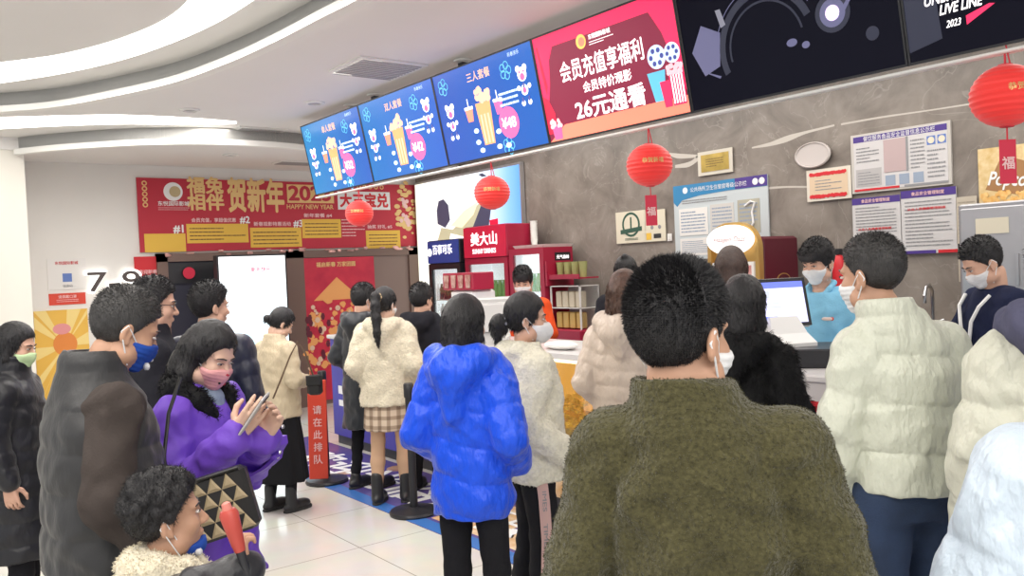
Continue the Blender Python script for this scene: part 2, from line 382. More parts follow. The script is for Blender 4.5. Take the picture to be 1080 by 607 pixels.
menu(-3, '单人套餐', '32', 'leftmost blue menu screen, pricing its popcorn set at 32', (0.01, 0.22, 0.52), (0.012, 0.11, 0.50), 1.1)
menu(-2, '双人套餐', '42', 'middle blue menu screen, pricing its popcorn set at 42', (0.006, 0.17, 0.52), cB, 1.1)
p = menu(-1, '三人套餐', '48', 'blue menu screen beside the red one, pricing its popcorn set at 48', (0.01, 0.08, 0.46), (0.008, 0.12, 0.50), 1.1)
# red membership screen
p = tv('red screen with curtains and large white characters offering films for 26 yuan', 0)
p.rect('picture', s_dred, 0.011, 0.011, PT-0.011, HT-0.011, 0, 0.0025)
p.poly('curtain', s_red, [(0.011, HT-0.011), (PT-0.011, HT-0.011), (PT-0.011, 0.12), (PT-0.06, 0.25), (PT-0.12, 0.45), (PT-0.19, HT-0.09), (0.18, HT-0.09), (0.13, 0.5), (0.1, 0.36), (0.06, 0.25), (0.075, 0.16), (0.011, 0.12)], 0.0026, 0.0034)
p.poly('curtain_swag', s_crim, [(0.011, 0.3), (0.06, 0.27), (0.1, 0.18), (0.09, 0.06), (0.011, 0.06)], 0.0035, 0.004)
p.poly('curtain_fold', s_crim, [(0.03, 0.6), (0.045, 0.6), (0.075, 0.35), (0.055, 0.3)], 0.0035, 0.004)
p.poly('stage_floor', s_salmon, [(0.011, 0.011), (PT-0.011, 0.011), (PT-0.011, 0.1), (0.17, 0.1)], 0.003, 0.0042)
p.text('会员充值享福利', m_w_em, 0.555, 0.405, width=0.69, height=0.125, bold=0.02)
p.text('会员特价观影', m_w_em, 0.585, 0.285, width=0.40, height=0.065, bold=0.02)
p.text('26元通看', m_w_em, 0.575, 0.165, width=0.58, height=0.125, bold=0.03)
p.disc('emblem_ring', s_gold, 0.435, 0.545, 0.042, 0.0036, 0.0044); p.disc('emblem', s_salmon, 0.44, 0.543, 0.026, 0.0046, 0.0052); 
p.text('东悦国际影城', m_w_em, 0.59, 0.555, width=0.18, bold=0.02); p.lines('small_print', m_w_em, 0.50, 0.70, 0.532, 0.505, 2, 0.3, 0.0036, 3)
for cx, rr in ((0.985, 0.064), (1.095, 0.054)):
    p.disc('film_reel', s_lblue, cx, 0.335, rr, 0.0044, 0.0054)
    b = MB()
    for i in range(6):
        a = i*math.pi/3; b.prism([(cx+rr*0.6*math.cos(a)+rr*0.22*math.cos(t*math.pi/5), 0.335+rr*0.6*math.sin(a)+rr*0.22*math.sin(t*math.pi/5)) for t in range(10)], 0.0055, 0.006)
    b.build('reel_hole', s_navy, p.e)
p.poly('projector', s_cyan, [(0.90, 0.26), (1.03, 0.26), (1.0, 0.10), (0.93, 0.10)], 0.0044, 0.0054)
p.poly('drink_cup', s_red, [(0.98, 0.2), (1.06, 0.2), (1.045, 0.06), (0.995, 0.06)], 0.0055, 0.006)
b = MB()
for i in range(5): b.box((1.06+i*0.018, 0.07, 0.0062), (1.069+i*0.018, 0.22, 0.0066))
p.poly('popcorn_box', s_red, [(1.05, 0.23), (1.15, 0.23), (1.145, 0.06), (1.055, 0.06)], 0.0055, 0.0061); b.build('box_stripe', m_w_em, p.e)
b = MB(); r = random.Random(5)
for i in range(22):
    x, y, rr = r.uniform(1.05, 1.145), r.uniform(0.225, 0.27), 0.014
    b.prism([(x+rr*math.cos(t*math.pi/4), y+rr*math.sin(t*math.pi/4)) for t in range(8)], 0.0063, 0.0066+i*1e-5)
for i in range(14):
    x, y, rr = r.uniform(0.05, 0.14), r.uniform(0.1, 0.14), 0.014
    b.prism([(x+rr*math.cos(t*math.pi/4), y+rr*math.sin(t*math.pi/4)) for t in range(8)], 0.0063, 0.0066+i*1e-5)
b.build('popcorn', E('screen_rose', (0.9, 0.45, 0.5)), p.e)
p.poly('popcorn_box', s_pink, [(0.05, 0.11), (0.14, 0.11), (0.13, 0.02), (0.06, 0.02)], 0.0055, 0.0061)
# dark trailer screens
m_scr = mat('dark_glossy_screen', (0.006, 0.006, 0.012), 0.15, emit=0.4, spec=0.06)
p = tv('black screen playing a dark film scene, right of the red screen', 1)
p.rect('picture', m_scr, 0.011, 0.011, PT-0.011, HT-0.011, 0, 0.0025)
s_g1 = E('screen_dim_blue', (0.014, 0.016, 0.032), 0.9); s_g2 = E('screen_dim_violet', (0.09, 0.09, 0.17), 0.9); s_g3 = E('screen_flare', (0.75, 0.6, 0.9), 1.0)  # dim colours paint the film scene and faint bluish reflections on the glass
def arc(name, m_, cx, cy, r0, r1, a0, a1, z):
    n = 36; A = [math.radians(a0+(a1-a0)*i/n) for i in range(n+1)]
    p.poly(name, m_, [(cx+r1*math.cos(a), cy+r1*math.sin(a)) for a in A]+[(cx+r0*math.cos(a), cy+r0*math.sin(a)) for a in reversed(A)], z, z+0.0006)
arc('dark_ring', s_g1, 0.50, 0.24, 0.235, 0.27, 20, 200, 0.0027); arc('dark_ring', s_g1, 0.50, 0.24, 0.20, 0.21, 10, 190, 0.0027); arc('thin_ring', s_g2, 0.50, 0.24, 0.285, 0.289, 30, 160, 0.0027)
p.poly('pale_shape', s_g2, [(0.06, 0.30), (0.14, 0.42), (0.25, 0.36), (0.22, 0.2), (0.12, 0.17)], 0.0027, 0.0033)
p.poly('beam', E('screen_dim_grey', (0.16, 0.16, 0.20), 0.9), [(0.24, 0.47), (0.27, 0.47), (0.29, 0.39), (0.26, 0.38)], 0.0034, 0.004)
p.poly('spark', s_g2, [(0.10, 0.2), (0.22, 0.15), (0.21, 0.14)], 0.0034, 0.004)
for rr, mm, zz in ((0.085, s_g1, 0.0034), (0.062, s_g2, 0.004), (0.034, s_g3, 0.0047)): p.disc('glow', mm, 0.86, 0.3, rr, zz, zz+0.0006)
p.poly('streak', s_g2, [(0.9, 0.27), (1.04, 0.44), (1.035, 0.45), (0.89, 0.29)], 0.0047, 0.0053)
p.disc('glint', s_g2, 0.64, 0.22, 0.028, 0.0034, 0.004, ry=0.018); p.disc('glint', s_g2, 0.71, 0.195, 0.02, 0.0034, 0.004, ry=0.016); p.disc('glint', s_g1, 1.03, 0.17, 0.03, 0.0034, 0.004)
p = tv('rightmost dark screen ending a trailer with slanted white and red lettering', 2)
p.rect('picture', m_scr, 0.011, 0.011, PT-0.011, HT-0.011, 0, 0.0025)
p.poly('pale_corner', E('screen_dim_grey', (0.16, 0.16, 0.20), 0.9), [(0.13, 0.30), (0.30, 0.30), (0.30, 0.52), (0.13, 0.52)], 0.0027, 0.0033)
p.poly('grey_patch', s_g1, [(0.011, 0.05), (0.15, 0.08), (0.13, 0.5), (0.011, 0.5)], 0.0027, 0.0033)
p.text('UNBREAKING', m_w_em, 0.235, 0.24, width=0.28, height=0.045, bold=0.03, shear=0.3); p.text('LIVE LINE', m_w_em, 0.235, 0.19, width=0.17, height=0.04, bold=0.03, shear=0.3)
p.text('2023', m_w_em, 0.20, 0.13, width=0.06, height=0.028, bold=0.02, shear=0.3); p.poly('red_stroke', s_red, [(0.25, 0.11), (0.36, 0.165), (0.34, 0.17), (0.25, 0.145)], 0.0035, 0.004)
p.poly('red_stroke', s_red, [(0.29, 0.21), (0.37, 0.255), (0.355, 0.275), (0.28, 0.235)], 0.0042, 0.0048)
# rail and hangers of the screens
t = thing('screen_rail', 'white metal rail running under the row of hanging screens', 'rail', (XT, YT, ZT))
MB().box((-0.012, -PT*3, -0.030), (0.035, PT*3, -0.016), 0.004).build('rail', mat('white_metal', (0.78, 0.78, 0.75), 0.4), t)
for lab, px, py in (('black ceiling post holding the middle blue menu screen', 400, 88), ('black ceiling post holding the blue menu screen beside the red one', 493, 55)):
    y = on(0, XT+0.02, px, py)[1]; t = thing('ceiling_mount', lab, 'mount', (XT-0.02, y, ZB+0.045))
    MB().box((-0.03, -0.03, -0.33), (0.03, 0.03, -0.006), 0.004).build('post', m_dkmetal, t)
    MB().lathe([(0.07, 0), (0.07, -0.012), (0.03, -0.02)], n=20).build('flange', m_fit, t)
# lanterns
m_lan = mat('red_lantern_paper', (0.86, 0.035, 0.03), 0.55, emit=0.12, sheen=0.2); m_str = mat('red_cord', (0.6, 0.03, 0.05), 0.7)
m_card = mat('crimson_card', (0.62, 0.02, 0.06), 0.5); m_cardtx = mat('pink_print', (0.85, 0.55, 0.55), 0.6); m_foil = mat('gold_foil', (0.75, 0.5, 0.2), 0.35, metal=0.5)
def lantern(lab, px, py, r, top, card):
    c = on(0, XT, px, py); t = thing('paper_lantern', lab, 'lantern', tuple(c), YAW*-1, group='red lanterns along the counter')
    prof = []; n = 60
    for i in range(n+1):
        a = math.pi*(0.06+0.88*i/n); rr = r*math.sin(a)*(1+0.018*math.cos(i*math.pi*2*14/n)); prof.append((rr, -r*0.93*math.cos(a)))
    MB().lathe(prof, n=40, cap=False).build('shade', m_lan, t, smooth=True)
    MB().lathe([(r*0.2, r*0.89), (r*0.2, r*0.94), (r*0.12, r*0.95)], n=20).lathe([(r*0.2, -r*0.94), (r*0.2, -r*0.89)], n=20).build('collar', m_str, t)
    MB().tube([(0, 0, r*0.93), (0, 0, top-c[2])], 0.004, 6).tube([(0.02, 0, r*0.93), (0, 0, r*0.93+0.1)], 0.003, 6).build('cord', m_str, t)
    me = textmesh('恭贺新禧', width=r*0.95, bold=0.02); co = np.empty(len(me.vertices)*3, np.float32); me.vertices.foreach_get('co', co); co = co.reshape(-1, 3)
    x, z = co[:, 0].copy(), co[:, 1].copy()+r*0.12; rr = r*1.022*np.sqrt(np.maximum(0, 1-(z/(r*0.93))**2))
    co[:, 0] = np.sin(x/rr)*rr; co[:, 1] = -np.cos(x/rr)*rr; co[:, 2] = z; me.vertices.foreach_set('co', co.ravel()); link('lettering', me, m_foil, t)
    if card:
        MB().tube([(0, 0, -r*0.92), (0, 0, -r*0.92-0.06)], 0.003, 6).build('tassel_cord', m_str, t)
        k = MB().box((-0.032, -0.002, -r*0.92-0.22), (0.032, 0.002, -r*0.92-0.05)).build('greeting_card', m_card, t)
        me = textmesh('福', width=0.05, bold=0.03); o = link('lettering', me, m_cardtx, k, (0, -0.003, -r*0.92-0.14)); o.rotation_euler = (math.pi/2, 0, 0)
lantern('red paper lantern between the red screen and the gold plaque', 685, 174, 0.128, ZT-0.032, True)
lantern('red paper lantern hanging in front of the bright light box', 519, 203, 0.125, ZT-0.032, False)
lantern('red paper lantern hanging before the red banner, farthest away', 379, 225, 0.123, ZT-0.032, False)
lantern('red paper lantern at the right edge, over the popcorn poster', 1061, 101, 0.128, ZT-0.032, True)

# ================================================================== banner wall
m_ban = mat('crimson_banner', (0.50, 0.022, 0.045), 0.55, var=0.06, vscale=2); m_yel = mat('yellow_banner_box', (0.80, 0.50, 0.07), 0.6)
m_goldtx = mat('gold_print', (0.80, 0.54, 0.22), 0.5); m_pinktx = m_cardtx; m_redbr = mat('bright_red_print', (0.62, 0.02, 0.03), 0.5)
UB, VB = (1, 0, 0), (0, 0, 1)
o = on(1, WY-0.03, 148, 266); tp = on(1, WY-0.03, 145, 187)
bw = WX-0.03-o[0]; bh = tp[2]-o[2]
p = Panel('new_year_banner', 'wide crimson new year banner with gold characters above the doorway', 'banner', tuple(o), UB, VB)
p.rect('board', m_ban, 0, 0, bw, bh, -0.02, 0)
def bx(px): return on(1, WY-0.03, px, 230)[0]-o[0]
def bz(py, px=230): return on(1, WY-0.03, px, py)[2]-o[2]
p.text('福兔', m_goldtx, bx(218), bz(195.5), width=bx(239)-bx(200), height=0.21, bold=0.05); p.text('相伴', m_goldtx, bx(218), bz(213), width=bx(239)-bx(200), height=0.21, bold=0.05)
p.text('贺新年', m_goldtx, bx(271.5), bz(205), width=bx(301)-bx(241), height=0.44, bold=0.05)
p.rect('gold_block', m_goldtx, bx(304), bz(214, 330), bx(353), bz(195, 330), 0, 0.004); p.text('2023', m_ban, bx(328), bz(204, 330), width=bx(351)-bx(306), height=0.2, bold=0.05, z=0.006)
p.text('HAPPY NEW YEAR', m_goldtx, bx(328), bz(218, 330), width=bx(353)-bx(304), height=0.06, bold=0.02)
p.rect('white_block', m_txt_white, bx(357), bz(221, 380), bx(412), bz(202, 380), 0, 0.004); p.text('大三宝兑', m_redbr, bx(385), bz(211, 380), width=bx(410)-bx(359), height=0.2, bold=0.06, z=0.006)
b = MB()
for i in range(5):
    for (u, v) in ((bx(154), bz(193+i*5.7, 150)), (bx(380+i*6), bz(197, 385))):
        b.loft([[(u+q*math.cos(a*math.pi/8), v+q*math.sin(a*math.pi/8), z) for a in range(16)] for q, z in ((0.03, 0), (0.03, 0.004), (0.017, 0.004), (0.017, 0))], cap=False)
b.build('ring_pattern', m_goldtx, p.e)
u, v = bx(184), bz(202, 184); p.disc('emblem', m_txt_white, u, v, 0.11, 0, 0.004); p.disc('emblem_core', mat('olive_gold', (0.5, 0.4, 0.22), 0.5), u+0.02, v, 0.065, 0.0045, 0.007)
p.text('东悦国际影城', m_txt_white, u, bz(214.5, 184), width=0.36, bold=0.02); p.lines('small_print', m_pinktx, u-0.18, u+0.18, bz(218, 184), bz(222, 184), 2, 0.25, 0.003, 8)
for (x0, y0, x1, y1, hd, num) in ((196, 236, 261, 256.5, '会员充值，享超值优惠', '#2'), (263, 240, 317, 261, '新春观影特惠活动', '#3'), (318, 231, 359, 251, '新年套餐 #4', ''), (385, 243, 421, 262, '抽奖 好礼 #5', '')):
    p.rect('yellow_box', m_yel, bx(x0), bz(y1, x0), bx(x1), bz(y0, x0), 0, 0.004)
    p.lines('small_print', mat('brown_print', (0.2, 0.08, 0.03), 0.6), bx(x0+3), bx(x1-3), bz(y0+3, x0), bz(y1-2, x0), 4, 0.28, 0.005, x0)
    p.text(hd, m_pinktx, bx((x0+x1)/2-3), bz(y0-4, x0), width=(bx(x1)-bx(x0))*0.72, height=0.055, bold=0.03)
    if num: p.text(num, m_txt_white, bx(x1-3), bz(y0-4, x0), width=0.13, bold=0.04)
p.rect('yellow_box', m_yel, bx(151), bz(266.2, 150), bx(194.5), bz(246.5, 150), 0, 0.004); p.text('#1', m_txt_white, bx(187.5), bz(241.5, 190), width=0.12, bold=0.05)
p.lines('small_print', m_pinktx, bx(360), bx(384), bz(230, 370), bz(250, 370), 6, 0.3, 0.003, 77)
b = MB(); r = random.Random(3)       # golden festive flourish at the right end
for i in range(46):
    a = r.uniform(0, 6.28); q = r.random()**0.5; x = bx(428)+0.16*q*math.cos(a); y = bz(222, 428)+0.40*q*math.sin(a); rr = r.uniform(0.02, 0.05)
    b.prism([(x+rr*math.cos(t*math.pi/5), y+rr*0.7*math.sin(t*math.pi/5)) for t in range(10)], 0, 0.003+i*5e-5)
b.build('gold_flourish', m_goldtx, p.e)
b = MB()
for i in range(14):
    a = r.uniform(0, 6.28); q = r.random()**0.5; x = bx(428)+0.10*q*math.cos(a); y = bz(225, 428)+0.28*q*math.sin(a)
    b.prism([(x+0.03*math.cos(t*math.pi/4), y+0.03*math.sin(t*math.pi/4)) for t in range(8)], 0.006, 0.008+i*5e-5)
b.build('rose_flourish', m_cardtx, p.e)
# doorway below
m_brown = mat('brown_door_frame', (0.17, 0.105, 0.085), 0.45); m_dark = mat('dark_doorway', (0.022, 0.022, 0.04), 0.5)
zl = o[2]-0.02; xl = on(1, WY, 165, 300)[0]; xr = on(1, WY, 440, 300)[0]; xm0 = on(1, WY, 299, 300)[0]; xm1 = on(1, WY, 319, 300)[0]
d = thing('door_1', 'brown doorway with a dark opening under the red banner', 'door', ((xl+xr)/2, WY-0.05, 0)); d['kind'] = 'structure'
X0, X1 = xl-d.location.x, xr-d.location.x; XM0, XM1 = xm0-d.location.x, xm1-d.location.x
MB().box((X0, -0.03, 0), (X0+0.12, 0.05, zl)).box((X1-0.16, -0.03, 0), (X1, 0.05, zl)).box((XM0, -0.03, 0), (XM1, 0.05, zl)).box((X0, -0.03, zl-0.1), (X1, 0.05, zl)).build('frame', m_brown, d)
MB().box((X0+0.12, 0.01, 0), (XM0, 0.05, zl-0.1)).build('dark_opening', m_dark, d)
MB().box((X0+0.12, -0.02, zl-0.36), (XM0, 0.01, zl-0.12)).build('transom', m_black, d)
MB().box((XM1, 0.0, 0), (X1-0.16, 0.05, zl-0.1)).build('leaf', mat('brown_door_leaf', (0.21, 0.14, 0.12), 0.5), d)
b = MB(); r = random.Random(2)       # tinsel along the lintel
for i in range(26):
    x = r.uniform(X0, X1); b.ball((x, -0.04, zl+r.uniform(-0.03, 0.02)), (r.uniform(0.02, 0.06), 0.012, r.uniform(0.012, 0.025)), 8)
b.build('tinsel', mat('rose_tinsel', (0.6, 0.33, 0.3), 0.3, metal=0.4, var=0.4, vscale=5), d)
MB().lathe([(0.07, -0.006), (0.07, 0.006)], n=20).build('ornament', m_card, d, (on(1, WY, 197, 300)[0]-d.location.x, -0.06, zl-0.24)).rotation_euler = (math.pi/2, 0, 0)
MB().box((-0.02, -0.004, -0.3), (0.0, 0.004, 0.02)).box((-0.1, -0.004, 0.0), (0.12, 0.004, 0.07)).build('door_sign', mat('violet_sign', (0.12, 0.09, 0.2), 0.5), d, (on(1, WY, 228, 300)[0]-d.location.x-0.1, -0.04, zl-0.7))
# red festival poster on the right leaf
def flat(name, lab, cat, axis, val, px0, py0, px1, py1, m_board, thick=0.008, pref=None):
    """a flat sign whose lower left / upper right corners are seen at these pixels"""
    a = on(axis, val, px0, py0); b2 = on(axis, val, px1, py1)
    if axis == 1: U = (1, 0, 0); wd = b2[0]-a[0]
    else: U = (0, -1, 0); wd = a[1]-b2[1]
    hh = b2[2]-a[2]; q = Panel(name, lab, cat, tuple(a), U, (0, 0, 1)); q.w = wd; q.h = hh
    q.rect('board', m_board, 0, 0, wd, hh, -thick, 0); return q
m_fest = mat('red_festival_print', (0.45, 0.012, 0.045), 0.5, col2=(0.62, 0.03, 0.06), vscale=4)
p = flat('festival_poster', 'tall red festival poster with golden figures beside the lit display', 'poster', 1, WY-0.075, 319, 425, 394, 270, m_fest)
p.text('福启新春 万家团圆', m_goldtx, p.w/2, p.h-0.09, width=p.w*0.5, bold=0.03)
b = MB(); r = random.Random(7)
b.prism([(p.w*0.5, p.h*0.86), (p.w*0.2, p.h*0.70), (p.w*0.8, p.h*0.70)], 0, 0.003)
for i in range(90):
    x = r.uniform(0.06, 0.94)*p.w; y = (r.uniform(0.25, 0.72) if 0.3 < x/p.w < 0.7 else r.uniform(0.2, 0.62))*p.h; rr = r.uniform(0.02, 0.055)
    b.prism([(x+rr*math.cos(t*math.pi/4+i), y+rr*r.uniform(0.5, 1.2)*math.sin(t*math.pi/4+i)) for t in range(8)], 0, 0.003+i*4e-5)
b.build('gold_figures', mat('festival_gold', (0.80, 0.36, 0.12), 0.5), p.e)
b = MB()
for i in range(34):
    x = r.uniform(0.1, 0.9)*p.w; y = r.uniform(0.22, 0.66)*p.h; rr = r.uniform(0.015, 0.04)
    b.prism([(x+rr*math.cos(t*math.pi/4), y+rr*math.sin(t*math.pi/4)) for t in range(8)], 0.006, 0.008+i*4e-5)
b.build('pale_figures', mat('festival_cream', (0.72, 0.5, 0.36), 0.5), p.e)
b = MB()
for i in range(26):
    x = r.uniform(0.1, 0.9)*p.w; y = r.uniform(0.3, 0.62)*p.h
    b.prism([(x+0.03*math.cos(t*math.pi/3), y+0.05*math.sin(t*math.pi/3)) for t in range(6)], 0.0095, 0.011+i*4e-5)
b.build('dark_figures', mat('festival_maroon', (0.12, 0.012, 0.03), 0.5), p.e)
# red pillar boards
p = flat('red_wall_board', 'narrow red board below the right end of the banner', 'board', 1, WY-0.04, 421, 470, 448, 266, m_redbr)
p.rect('white_note', m_txt_white, p.w*0.5, p.h*0.78, p.w*0.82, p.h*0.86, 0, 0.003); p.disc('blue_motif', mat('navy_print', (0.03, 0.03, 0.12), 0.5), p.w*0.3, p.h*0.82, 0.06)
p = flat('red_wall_board', 'small red board left of the doorway, below the banner', 'board', 1, WY-0.04, 146, 360, 169, 270, m_redbr)
p.text('喜迎新春', m_pinktx, p.w/2, p.h*0.82, width=p.w*0.7, bold=0.02)
# lit advertising display
pl = on(1, 9.75, 239, 440); pr = on(1, 9.75, 300, 269)
p = Panel('lit_display', 'glowing white advertising display standing before the dark doorway', 'display', (pl[0], 9.75, 0.0), UB, VB)
W_, H_ = pr[0]-pl[0], pr[2]
p.rect('cabinet', m_black, -0.02, 0, W_+0.02, H_+0.02, -0.12, -0.001); p.rect('base', m_dkmetal, -0.06, 0, W_+0.06, 0.04, -0.25, 0.1)
p.rect('lit_picture', grad('white_lit_picture', (0.55, 0.85, 1.0), (1, 1, 1), 1.6, axis=1), 0, 0.12, W_, H_, 0, 0.004)
b = MB(); r = random.Random(11)
for i in range(16):
    x = W_*r.uniform(0.3, 0.75); y = H_*r.uniform(0.25, 0.75); rr = r.uniform(0.02, 0.05)
    b.prism([(x+rr*math.cos(t*math.pi/4), y+rr*2.4*math.sin(t*math.pi/4)) for t in range(8)], 0.004, 0.0055+i*4e-5)
b.build('teal_figures', E('screen_teal', (0.50, 0.78, 0.86), 0.95), p.e)
p.text('新年快乐', s_red, W_*0.62, H_*0.92, width=W_*0.3, bold=0.03, z=0.006)
# notices at the left of the wall
m_paper = mat('white_paper', (0.78, 0.76, 0.73), 0.7); m_orange = mat('red_orange_card', (0.68, 0.06, 0.03), 0.55)
p = flat('wall_notice', 'white notice with a small blue picture on the wall above the red card', 'notice', 1, WY-0.01, 51, 306, 90, 272, m_paper)
p.text('东悦国际影城', m_redbr, p.w*0.5, p.h*0.86, width=p.w*0.6, bold=0.02); p.rect('blue_picture', mat('blue_print', (0.12, 0.2, 0.5), 0.5), p.w*0.38, p.h*0.25, p.w*0.62, p.h*0.52); p.text('健康码', m_txt_grey, p.w*0.5, p.h*0.12, width=p.w*0.25)
p = flat('wall_card', 'small red orange card on the wall below the white notice', 'card', 1, WY-0.01, 52, 322, 90, 308, m_orange)
p.text('请佩戴口罩', m_pinktx, p.w*0.5, p.h*0.7, width=p.w*0.5, bold=0.02); p.lines('small_print', m_pinktx, p.w*0.2, p.w*0.8, p.h*0.5, p.h*0.2, 2, 0.3, 0.003, 4)
p = flat('yellow_poster', 'yellow poster with radiating rays behind the man in the vest', 'poster', 1, WY-0.01, 41, 430, 92, 325, mat('yellow_poster_print', (0.80, 0.48, 0.08), 0.6))
b = MB()
for i in range(18):
    a = i*2*math.pi/18; a2 = a+0.14; c0 = (p.w*0.55, p.h*0.62)
    def cl(x, y): return (min(max(x, 0), p.w), min(max(y, 0), p.h))
    b.prism([c0, cl(c0[0]+1.0*math.cos(a), c0[1]+1.0*math.sin(a)), cl(c0[0]+1.0*math.cos(a2), c0[1]+1.0*math.sin(a2))], 0, 0.002+i*2e-5)
b.build('rays', mat('pale_yellow_print', (0.88, 0.68, 0.25), 0.6), p.e)
p.disc('pink_figure', mat('rose_print', (0.75, 0.3, 0.3), 0.6), p.w*0.5, p.h*0.8, 0.09, 0.003, 0.005, ry=0.06); p.disc('pale_figure', m_txt_white, p.w*0.6, p.h*0.48, 0.1, 0.003, 0.005, ry=0.08)
p.disc('orange_figure', mat('orange_print', (0.75, 0.25, 0.05), 0.6), p.w*0.55, p.h*0.64, 0.12, 0.0025, 0.004, ry=0.13)
a = on(1, WY-0.03, 90, 309); b2 = on(1, WY-0.03, 149, 284)
p = Panel('hall_number_sign', 'back-lit hall number sign reading 7-9 on the white wall', 'sign', tuple(a), UB, VB); W_, H_ = b2[0]-a[0], b2[2]-a[2]
s_glow = E('sign_glow', (1.0, 0.98, 0.95), 1.0); m_bronze = mat('dark_bronze', (0.10, 0.08, 0.075), 0.4, metal=0.3)
p.text('7-9', s_glow, W_*0.5, H_*0.5, width=W_*1.02, height=H_*1.12, bold=0.055, z=0.004, depth=0.012, name='lit_edge'); p.text('7-9', m_bronze, W_*0.5, H_*0.5, width=W_*0.92, height=H_*0.92, bold=0.01, z=0.03, depth=0.004)
# ================================================================== marble wall: light box, plates, posters
UR = (0, -1, 0)
a = on(0, WX-0.06, 447, 330); b2 = on(0, WX-0.06, 548.5, 165)
p = Panel('light_box', 'tall bright light box with a person on it beside the marble wall', 'light box', (WX-0.06, WY-0.06, 0.75), UR, VB)
W_ = WY-0.06-b2[1]; H_ = 2.95-0.75
p.rect('cabinet', mat('pale_aluminium', (0.6, 0.6, 0.62), 0.35, metal=0.8), 0, 0, W_, H_, -0.05, 0)
p.rect('lit_sheet', grad('warm_to_blue_lit_sheet', (1.0, 0.98, 0.80), (0.15, 0.40, 1.0), 1.15), 0.03, 0.03, W_-0.03, H_-0.03, 0, 0.004)
M = p.e.children[-1].data.materials[0]; cr = [n for n in M.node_tree.nodes if n.type == 'VALTORGB'][0].color_ramp
for pos, c in ((0.12, (1, 0.99, 0.92)), (0.55, (1, 1, 1)), (0.70, (0.78, 0.90, 1.0)), (0.9, (0.28, 0.55, 1.0))): cr.elements.new(pos).color = (*c, 1)
def lb(px, py): q = on(0, WX-0.06, px, py); return (WY-0.06-q[1], q[2]-0.75)
s_fig = E('lit_skin', (0.55, 0.42, 0.35), 0.8); s_figd = E('lit_dark', (0.05, 0.05, 0.09), 0.9); s_figg = E('lit_olive', (0.45, 0.42, 0.28), 0.85); s_figy = E('lit_straw', (0.75, 0.68, 0.5), 0.9)
p.poly('figure_hair', s_figd, [lb(*q) for q in ((461, 222), (463, 212), (468, 210), (473, 216), (475, 232), (470, 240), (462, 236))], 0.005, 0.007)
p.poly('figure_body', s_figg, [lb(*q) for q in ((470, 262), (462, 254), (466, 240), (478, 242), (492, 228), (506, 214), (520, 200), (523, 206), (512, 224), (500, 240), (494, 262))], 0.0072, 0.009)
p.poly('figure_sleeve', s_figy, [lb(*q) for q in ((476, 238), (490, 222), (505, 212), (500, 226), (488, 240))], 0.0092, 0.0105)
p.poly('dark_shape', s_figd, [lb(*q) for q in ((497, 246), (509, 214), (519, 216), (515, 250))], 0.0107, 0.0115)
p.poly('lit_sleeve', m_w_em, [lb(*q) for q in ((473, 264), (476, 246), (492, 250), (489, 268))], 0.0117, 0.0125)
p.poly('red_cup', s_crim, [lb(*q) for q in ((517, 232), (526, 230), (527, 256), (519, 258))], 0.0117, 0.0125)
p.poly('leaf', s_figd, [lb(*q) for q in ((505, 184), (509, 182.5), (514, 185.5), (509, 186.5))], 0.0072, 0.009)
PXV = WX-0.024
m_green = mat('dark_green_print', (0.03, 0.09, 0.06), 0.6); m_purp = mat('purple_print', (0.07, 0.035, 0.24), 0.55); m_bluep = mat('blue_poster_print', (0.03, 0.22, 0.45), 0.5)
m_cream = mat('cream_paper', (0.72, 0.66, 0.52), 0.6); m_glassy = mat('clear_sleeve', (0.62, 0.60, 0.57), 0.15, coat=0.5)
p = flat('wall_certificate', 'cream certificate with a round dark green seal on the marble wall', 'certificate', 0, PXV, 650.5, 257, 680, 221, m_cream)
arcb = MB(); cx, cy, R0 = p.w*0.52, p.h*0.58, p.w*0.30
arcb.loft([[(cx+q*math.cos(t*math.pi/14), cy+q*math.sin(t*math.pi/14), z) for t in range(28)] for q, z in ((R0, 0), (R0, 0.003), (R0*0.82, 0.003), (R0*0.82, 0))], cap=False)
arcb.box((cx-0.01, cy-R0*0.5, 0), (cx+0.01, cy+R0*0.6, 0.003)); arcb.prism([(cx-R0*1.2, cy-R0*0.75), (cx+R0*1.2, cy-R0*0.55), (cx+R0*1.2, cy-R0*0.2), (cx-R0*1.2, cy-R0*0.4)], 0, 0.004)
arcb.build('seal', m_green, p.e); p.lines('small_print', m_green, p.w*0.3, p.w*0.75, p.h*0.16, p.h*0.08, 2, 0.4, 0.003, 2)
p = flat('warning_sticker', 'narrow cream sticker with black and yellow marks beside the green seal', 'sticker', 0, PXV, 681, 255, 701, 220, m_cream)
p.rect('yellow_mark', m_yel, p.w*0.05, p.h*0.06, p.w*0.3, p.h*0.28); p.rect('black_mark', m_txt_black, p.w*0.42, p.h*0.1, p.w*0.78, p.h*0.24)
p.disc('round_mark', m_txt_grey, p.w*0.35, p.h*0.45, 0.02); p.disc('round_mark', m_txt_grey, p.w*0.72, p.h*0.45, 0.02)
p = flat('switch_plate', 'thin white switch plate on the marble beside the blue-topped poster', 'switch', 0, PXV, 704, 254, 708, 246, m_paper, 0.012); p.rect('rocker', m_fit, p.w*0.25, p.h*0.2, p.w*0.75, p.h*0.8, 0, 0.006)
p = flat('gold_plaque', 'gold plaque in a pale frame on the marble wall', 'plaque', 0, PXV, 736.5, 186, 772, 155, mat('pale_frame', (0.62, 0.58, 0.5), 0.4))
p.rect('gold_plate', mat('brass_plate', (0.58, 0.42, 0.12), 0.3, metal=0.7, var=0.2, vscale=9), p.w*0.1, p.h*0.14, p.w*0.9, p.h*0.86, 0, 0.004); p.lines('engraving', mat('dark_brass', (0.25, 0.17, 0.05), 0.5), p.w*0.25, p.w*0.75, p.h*0.7, p.h*0.3, 4, 0.4, 0.005, 4)
